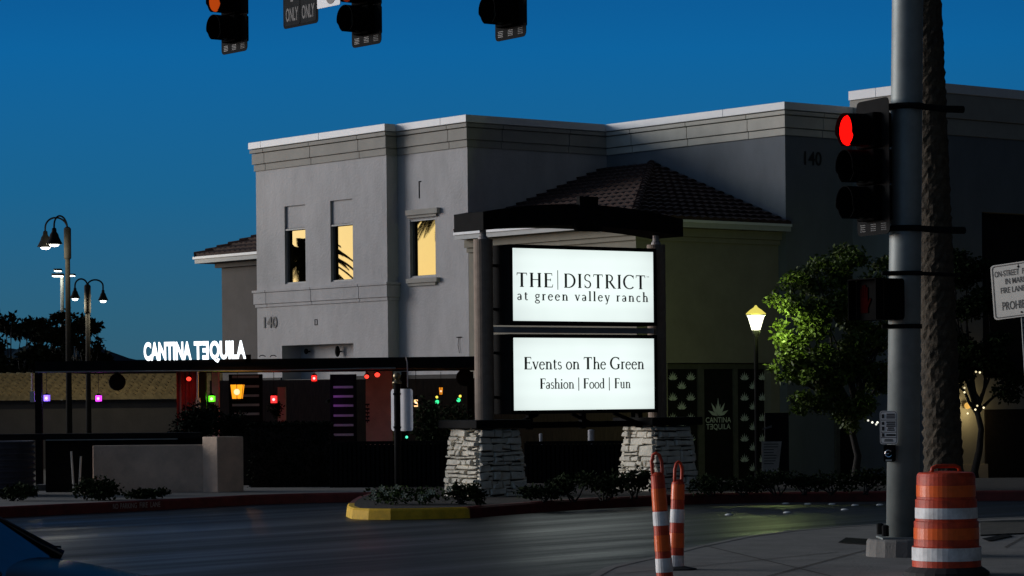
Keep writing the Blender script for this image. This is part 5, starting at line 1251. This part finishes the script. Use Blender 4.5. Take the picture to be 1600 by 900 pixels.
# ================================================================== trees and planting
# leafy tree lit by the lantern
TD = 66.9
tb_ = Vector((P(1335, 0, TD).x, TD+.3, GZ))
bl = []
for u, v, r, dy in ((1250, 480, .50, -.2), (1245, 545, .50, -.5), (1228, 520, .36, 0), (1275, 430, .55, .3), (1320, 415, .6, .6), (1290, 500, .65, 0), (1265, 590, .55, -.3), (1300, 570, .6, -.2), (1335, 480, .7, .5), (1340, 560, .7, .2), (1300, 620, .5, -.2), (1345, 630, .55, 0), (1375, 600, .55, .4), (1385, 430, .6, .8), (1236, 440, .36, .4), (1375, 520, .6, .6), (1255, 628, .38, -.1), (1318, 648, .42, 0), (1222, 575, .33, -.2), (1215, 470, .3, .2)):
    q = P(u, v, TD+dy); bl.append((q, (r, r*.9, r*.85)))
tree('leafy_tree', 'bushy green tree lit yellow-green on its left side by the street lantern', tb_, bl, (tb_.x, tb_.y, 1.2), 30000, .055, .15, M['leaf'], .11, 3)
tb2 = Vector((P(1520, 0, 71).x, 71, GZ)); bl = []
for u, v, r, dy in ((1490, 425, .55, 0), (1515, 420, .5, .2), (1500, 500, .7, 0), (1545, 480, .6, .3), (1520, 560, .7, 0), (1560, 550, .6, 0), (1575, 600, .5, 0), (1480, 580, .6, .2), (1465, 400, .4, .3)):
    q = P(u, v, 71+dy); bl.append((q, (r, r, r*.9)))
tree('leafy_tree', 'dark unlit tree behind the palm trunk at the right edge', tb2, bl, (tb2.x, tb2.y, 1.2), 16000, .08, .15, M['leafd'], .11, 8)
# background trees at far left
for k, (u, vt, w_, d_, lb) in enumerate(((20, 520, 1.7, 113, 'dark tree silhouette at the far left edge behind the patio'), (72, 515, 1.5, 115, 'dark tree silhouette below the flood light, between two others'), (128, 520, 1.1, 117, 'dark tree silhouette around the shorter bell lamp post'))):
    b = Vector((P(u, 0, d_).x, d_, GZ)); bl = []; rnd = random.Random(40+k)
    for i in range(17):
        uu = u+rnd.uniform(-1, 1)*w_*26; vv = vt+rnd.uniform(-14, 80); q = P(uu, vv, d_+rnd.uniform(-.8, .8)); r_ = rnd.uniform(.32, .62); bl.append((q, (r_, r_, r_*.7)))
    for i in range(7): uu = u+rnd.uniform(-1, 1)*w_*26; q = P(uu, vt-rnd.uniform(2, 26), d_); bl.append((q, (.24, .24, .18)))
    tree('silhouette_tree', lb, b, bl, (b.x, b.y, .4), 3800, .17, .32, M['hedge'], .10, 50+k, group='dark trees beyond the patio')
def frond(mb, c, az, el0, L, n=26, wd=.42, sag=.55):
    d = Vector((math.cos(az), math.sin(az), 0)); pts = []
    for i in range(n+1):
        t = i/n; x = L*t*math.cos(el0)*(1-.12*t); z = L*t*math.sin(el0)-sag*L*t*t; pts.append(Vector(c)+d*x+Vector((0, 0, z)))
    mb.tube(pts, [.035*(1-i/n)+.006 for i in range(n+1)], 5, cap=False); sd = Vector((-d.y, d.x, 0))
    for i in range(3, n+1):
        t = i/n; l = wd*math.sin(math.pi*(.12+.85*t))**.7; tg = (pts[i]-pts[i-1]).normalized()
        for s in (-1, 1):
            for o in (0, .5):
                b = pts[i-1].lerp(pts[i], o); v = (sd*s*.8+tg*.65+Vector((0, 0, .18-.25*t))).normalized()*l; mb.poly(b-tg*.022, b+tg*.022, b+v*.6+Vector((0, 0, -.01)), b+v+Vector((0, 0, -.06)))
def palm(label, x, y, zt, r0, r1, seed, fr_n=30, L=2.3, z0=GZ, lean=0.0):
    t = thing('palm_tree', label, 'palm', (x, y, z0), 0, None); rnd = random.Random(seed); mb = MB()
    n = int((zt-z0)/.06); N_ = 28; o = 0
    prof_ = []
    for i in range(n+1):
        z = z0+(zt-z0)*i/n; prof_.append((r0+(r1-r0)*(i/n)**.8, z))
    vs = []
    for i, (r, z) in enumerate(prof_):
        for k in range(N_):
            a = 2*math.pi*k/N_; rr_ = r*(1+.10*(i % 2)*(.6+.4*math.sin(k*2.1+i*1.3))+rnd.uniform(-.03, .05)); vs.append((x+lean*(z-z0)+rr_*math.cos(a), y+rr_*math.sin(a), z+rnd.uniform(-.012, .012)))
    fs = [(i*N_+k, i*N_+(k+1) % N_, (i+1)*N_+(k+1) % N_, (i+1)*N_+k) for i in range(n) for k in range(N_)]
    mb.add(vs, fs); mb.build('trunk', M['palm'], t)
    mb = MB()
    for i in range(fr_n): frond(mb, (x+lean*(zt-z0), y, zt), rnd.uniform(0, 6.28), rnd.uniform(-.3, 1.1), L*rnd.uniform(.85, 1.1))
    mb.build('crown', M['frond'], t)
    return t
px0 = P(1466, 0, 34.0)
palm('rough ringed palm trunk rising behind the steel signal pole', px0.x+.03, 34.0, 10.2, .24, .15, 5, 34, 2.4, -.02, -.027)
PALM_X, PALM_Y, PALM_Z = -19.8, 88.1, 6.6
palm('shorter palm standing left of the shop building, mirrored in its left windows', PALM_X, PALM_Y, PALM_Z, .24, .17, 9, 44, 2.3)
palm('taller palm standing left of the shop building, mirrored in its right window', -19.8, 82.9, 8.9, .24, .17, 14, 44, 2.3)
# planting along the kerbs
rnd = random.Random(12); fb_ = MB(); ff = MB()
for _ in range(260):
    u = rnd.uniform(556, 738); v = rnd.uniform(781, 794) if u > 575 else rnd.uniform(784, 794); g = G(u, v+6, .15)
    if g.y < 37.5+.004*abs(u-640): continue
    leaf_cloud(fb_, [(g+Vector((0, 0, .12)), (.14, .14, .13))], 26, .04, .075, -.3, rnd.randint(0, 9999))
    if rnd.random() < .7:
        c = g+Vector((rnd.uniform(-.08, .08), -.13, rnd.uniform(.10, .24)))
        for k in range(5): a = R(72*k); b_ = R(72*k+40); ff.poly(c, c+Vector((.036*math.cos(a), -.008, .036*math.sin(a))), c+Vector((.046*math.cos((a+b_)/2), -.014, .046*math.sin((a+b_)/2))), c+Vector((.036*math.cos(b_), -.008, .036*math.sin(b_))))
fl_ = fb_.build('flower_bed', mat('bed_leaf', (.022, .042, .010), .8, var=.5, scale=5, spec=.08)); tag(fl_, 'low bed of white flowering plants behind the yellow kerb nose', 'flowers', kind='stuff')
ffo = ff.build('blossom', M['flower'], None); ffo.parent = fl_; ffo['kind'] = 'stuff'
def clump(label, u, v, r, h, n=500, seed=1, lm='leafd', z=.15, s=(.04, .08), grp=None):
    g = G(u, v, z); rnd = random.Random(seed)
    bl = [(g+Vector((rnd.uniform(-r, r)*.6, rnd.uniform(0, r)*.6, h*rnd.uniform(.35, .75))), (r*.55, r*.5, h*.38)) for _ in range(5)]
    return bush(label, g, bl, n, s[0], s[1], M[lm], seed, grp)
clump('small pointed shrub, left of two at the foot of the left stone pier', 722, 788, .16, .30, 420, 1)
clump('small pointed shrub, right of two in front of the left stone pier', 744, 790, .13, .30, 380, 2)
clump('dark shrub with pale blooms just right of the left stone pier', 852, 783, .42, .26, 700, 3)
clump('tall dark shrub midway between the two stone piers', 895, 782, .42, .42, 900, 4)
clump('dark shrub left of the right stone pier, beside a taller one', 945, 780, .42, .36, 900, 5)
clump('dense dark shrub overlapping the left side of the right stone pier', 990, 777, .36, .42, 900, 6)
clump('spreading dark shrub on the pavement before the low stucco wall', 165, 782, .50, .38, 1400, 7, z=.145)
clump('low creeping plant right of the spreading shrub by the stucco wall', 225, 780, .38, .17, 800, 8, z=.145)
clump('dark bushy plant at the foot of the corrugated tank', 18, 783, .42, .26, 900, 9, z=.145)
for k, (u, lb) in enumerate(((1110, 'door with frosted agave logo'), (1165, 'doorway panel right of the logo'), (1215, 'notice stand'), (1255, 'blank wall right of the notice stand'), (1300, 'dark side door'), (1350, 'wall just left of the steel pole'))):
    clump('low dark kerbside shrub before the '+lb, u, 772-k*.3, .46, .24+.05*(k % 3), 700, 30+k, grp='low dark shrubs along the red kerb')
# notice stand by the street lantern
g = Vector((P(1206, 0, 64).x, 64, GZ)); nb = thing('notice_stand', 'dark upright notice stand with a pale printed sheet beside the street lantern', 'notice stand', tuple(g))
xa_, xb_ = P(1188, 0, 64).x, P(1226, 0, 64).x; zt = P(1200, 645, 64).z
mb = MB(); mb.prism([(xa_, 64, GZ), (xb_, 64, GZ), (xb_, 64, zt), (xa_+.02, 64, zt)], (0, .22, 0)); mb.build('body', M['black'], nb)
pa_, pb_ = P(1190, 690, 63.99), P(1222, 755, 63.99)
mb = MB(); mb.prism([(pa_.x, 63.985, pb_.z), (pb_.x-.12, 63.985, pb_.z), (pb_.x, 63.985, pa_.z), (pa_.x, 63.985, pa_.z)], (0, .01, 0)); sh_ = mb.build('printed_sheet', mat('pale_paper', (.30, .30, .27), .9), nb)
mb = MB(); rnd = random.Random(2)
for i in range(11):
    z = pa_.z-.06-i*.065; l = rnd.uniform(.25, .36)
    if i < 8 or i > 9: mb.bx(pa_.x+.05, pa_.x+.05+l*(.95-.02*i), 63.98, 63.984, z-.009, z+.009)
mb.build('print', M['ink'], sh_)
mb = MB(); a, b = P(1191, 672, 63.98), P(1206, 668, 63.98); mb.prism([(a.x, 63.985, a.z), (b.x, 63.985, b.z), (b.x, 63.985, b.z+.06), (a.x, 63.985, a.z+.03)], (0, .01, 0)); mb.build('leaflet', mat('grey_leaflet', (.10, .10, .10), .9), nb)
# fairy lights in the trees
for k, (u, v) in enumerate(((1356.5, 657), (1363, 660), (1369, 663), (1371, 660), (1507, 606), (1507, 613), (1525, 581), (1531, 582), (1497, 625), (1512, 646), (1527, 634), (1537, 637), (1499, 652), (1524, 640), (1497, 635))):
    p = P(u, v, 66.5 if u < 1400 else 69); mb = MB(); mb.ball(p, .026, 8, 5)
    nm = ('strung left of the steel pole, below the lit tree' if u < 1400 else 'strung in the dark tree behind the palm trunk')
    tag(mb.build('fairy_light', emit('fairy_glow', (1, .85, .5) if u > 1400 else (1, 1, .85), 1.6 if k % 2 else .9)), 'tiny warm fairy light '+nm, 'fairy light', 'fairy lights '+nm)
# wall lamp low on the right block
a0, z0 = bs(1513, 634, BQ2-.15); q = ROOT[bld.name] @ Vector((a0, BQ2-.12, z0)); wl = thing('wall_lamp', 'warm wall lamp lighting the stucco just right of the palm trunk', 'wall lamp', tuple(q))
mb = MB(); mb.ball(q, .09, 12, 8); mb.build('globe', emit('warm_globe', (1, .55, .12), .8), wl); lamp('bulb', wl, q+(-LD)*.38+Vector((0, 0, -.15)), (1, .68, .25), 22, .1)

# ================================================================== car at the lower left corner
cx, cyy = -2.215, 11.8
car = thing('parked_car', 'dark car cut off by the lower left corner, its side window reflecting blue sky', 'car', (cx-1.5, cyy+.85, -.0), 0)
# local: x forward (to the right), near side at y = -.85; windscreen base at x = 1.5
def sect(x, zb, zt, hw, crown=.03): return [(x, -hw*.93, zb), (x, -hw, zb+.18), (x, -hw*1.01, (zb+zt)/2), (x, -hw*.98, zt-.07), (x, -hw*.90, zt), (x, 0, zt+crown), (x, hw*.90, zt), (x, hw*.98, zt-.07), (x, hw*1.01, (zb+zt)/2), (x, hw, zb+.18), (x, hw*.93, zb)]
mb = MB(); ss = [sect(-2.35, .38, .80, .72), sect(-2.25, .26, .96, .82), (sect(-1.6, .22, 1.0, .86)), sect(-.6, .2, .93, .88, .01), sect(.6, .2, .905, .88, .01), sect(1.5, .2, .875, .87), sect(1.85, .22, .775, .86), sect(2.3, .24, .71, .84), sect(2.75, .28, .63, .76), sect(2.92, .36, .52, .60, .01)]
n = len(ss[0]); mb.add([p for s in ss for p in s], [(i*n+k, i*n+k+1, (i+1)*n+k+1, (i+1)*n+k) for i in range(len(ss)-1) for k in range(n-1)]+[tuple(range(n)), tuple((len(ss)-1)*n+k for k in range(n))])
mb.add([s[0] for s in ss]+[s[-1] for s in ss], [(i, i+1, len(ss)+i+1, len(ss)+i) for i in range(len(ss)-1)])
cb = mb.build('body', M['carpaint'], car, local=True, smooth=True, sub=2)
prf = [(1.5, .845), (1.05, 1.105), (.72, 1.36), (.2, 1.44), (-.5, 1.45), (-1.1, 1.37), (-1.9, 1.02)]
def sdw(z): return .80-.20*(z-.93)/.5
for s in (-1, 1):
    g = MB(); g.poly(*[(x*.985, s*sdw(z), z-.03 if z > 1 else z) for x, z in prf]); g.build('side_window', M['carglass'], car, local=True)
    g = MB()
    for (xa_, za_), (xb_, zb_) in zip(prf, prf[1:]): g.tube([(xa_, s*sdw(za_), za_), (xb_, s*sdw(zb_), zb_)], .032, 8)
    g.tube([(-.25, s*sdw(.94), .94), (-.3, s*sdw(1.45), 1.44)], .03, 6); g.build('pillar', M['carpaint'], car, local=True, smooth=True)
    g = MB(); g.tube([(1.5, s*.83, .885), (.6, s*.865, .905), (-.6, s*.865, .93), (-1.9, s*.83, 1.01)], .014, 6); g.build('belt_trim', M['chrome'], car, local=True, smooth=True)
    g = MB(); g.ball((.93, s*.98, .99), .10, 12, 8, .75); g.tube([(1.0, s*.84, .94), (.93, s*.95, .97)], .025, 6); g.build('mirror', M['carpaint'], car, local=True, smooth=True)
    for x, nm in ((1.85, 'wheel'), (-1.45, 'wheel')):
        Rm = Matrix.Rotation(R(90), 3, 'X'); g = MB(); g.lathe([(.20, -.1), (.31, -.1), (.325, -.06), (.325, .06), (.31, .1), (.20, .1)], (x, s*.80, .325), 26, Rm); wh = g.build('wheel', M['rubber'], car, local=True, smooth=True)
        g = MB(); g.lathe([(.05, 0), (.20, .02), (.205, .0)], (x, s*.90, .325), 20, Rm); g.build('rim', M['galv'], wh, local=True)
    g = MB(); g.box((2.72, s*.52, .60), (.10, .34, .12)); g.build('headlight', M['carglass'], car, local=True, bev=.03)
    g = MB(); g.box((-2.30, s*.58, .82), (.08, .34, .12)); g.build('tail_light', mat('red_tail_lens', (.25, .01, .01), .25), car, local=True, bev=.03)
for (i, j), nm in (((0, 2), 'windscreen'), ((5, 6), 'rear_window')):
    g = MB(); a, b = prf[i], prf[j]; g.poly((a[0], -sdw(a[1])*.97, a[1]), (b[0], -sdw(b[1])*.97, b[1]), (b[0], sdw(b[1])*.97, b[1]), (a[0], sdw(a[1])*.97, a[1])); g.build(nm, M['carglass'], car, local=True)
g = MB()
for (xa_, za_), (xb_, zb_) in zip(prf[2:6], prf[3:6]): g.poly((xa_, -sdw(za_), za_), (xb_, -sdw(zb_), zb_), (xb_, sdw(zb_), zb_), (xa_, sdw(za_), za_))
g.build('roof', M['carpaint'], car, local=True)
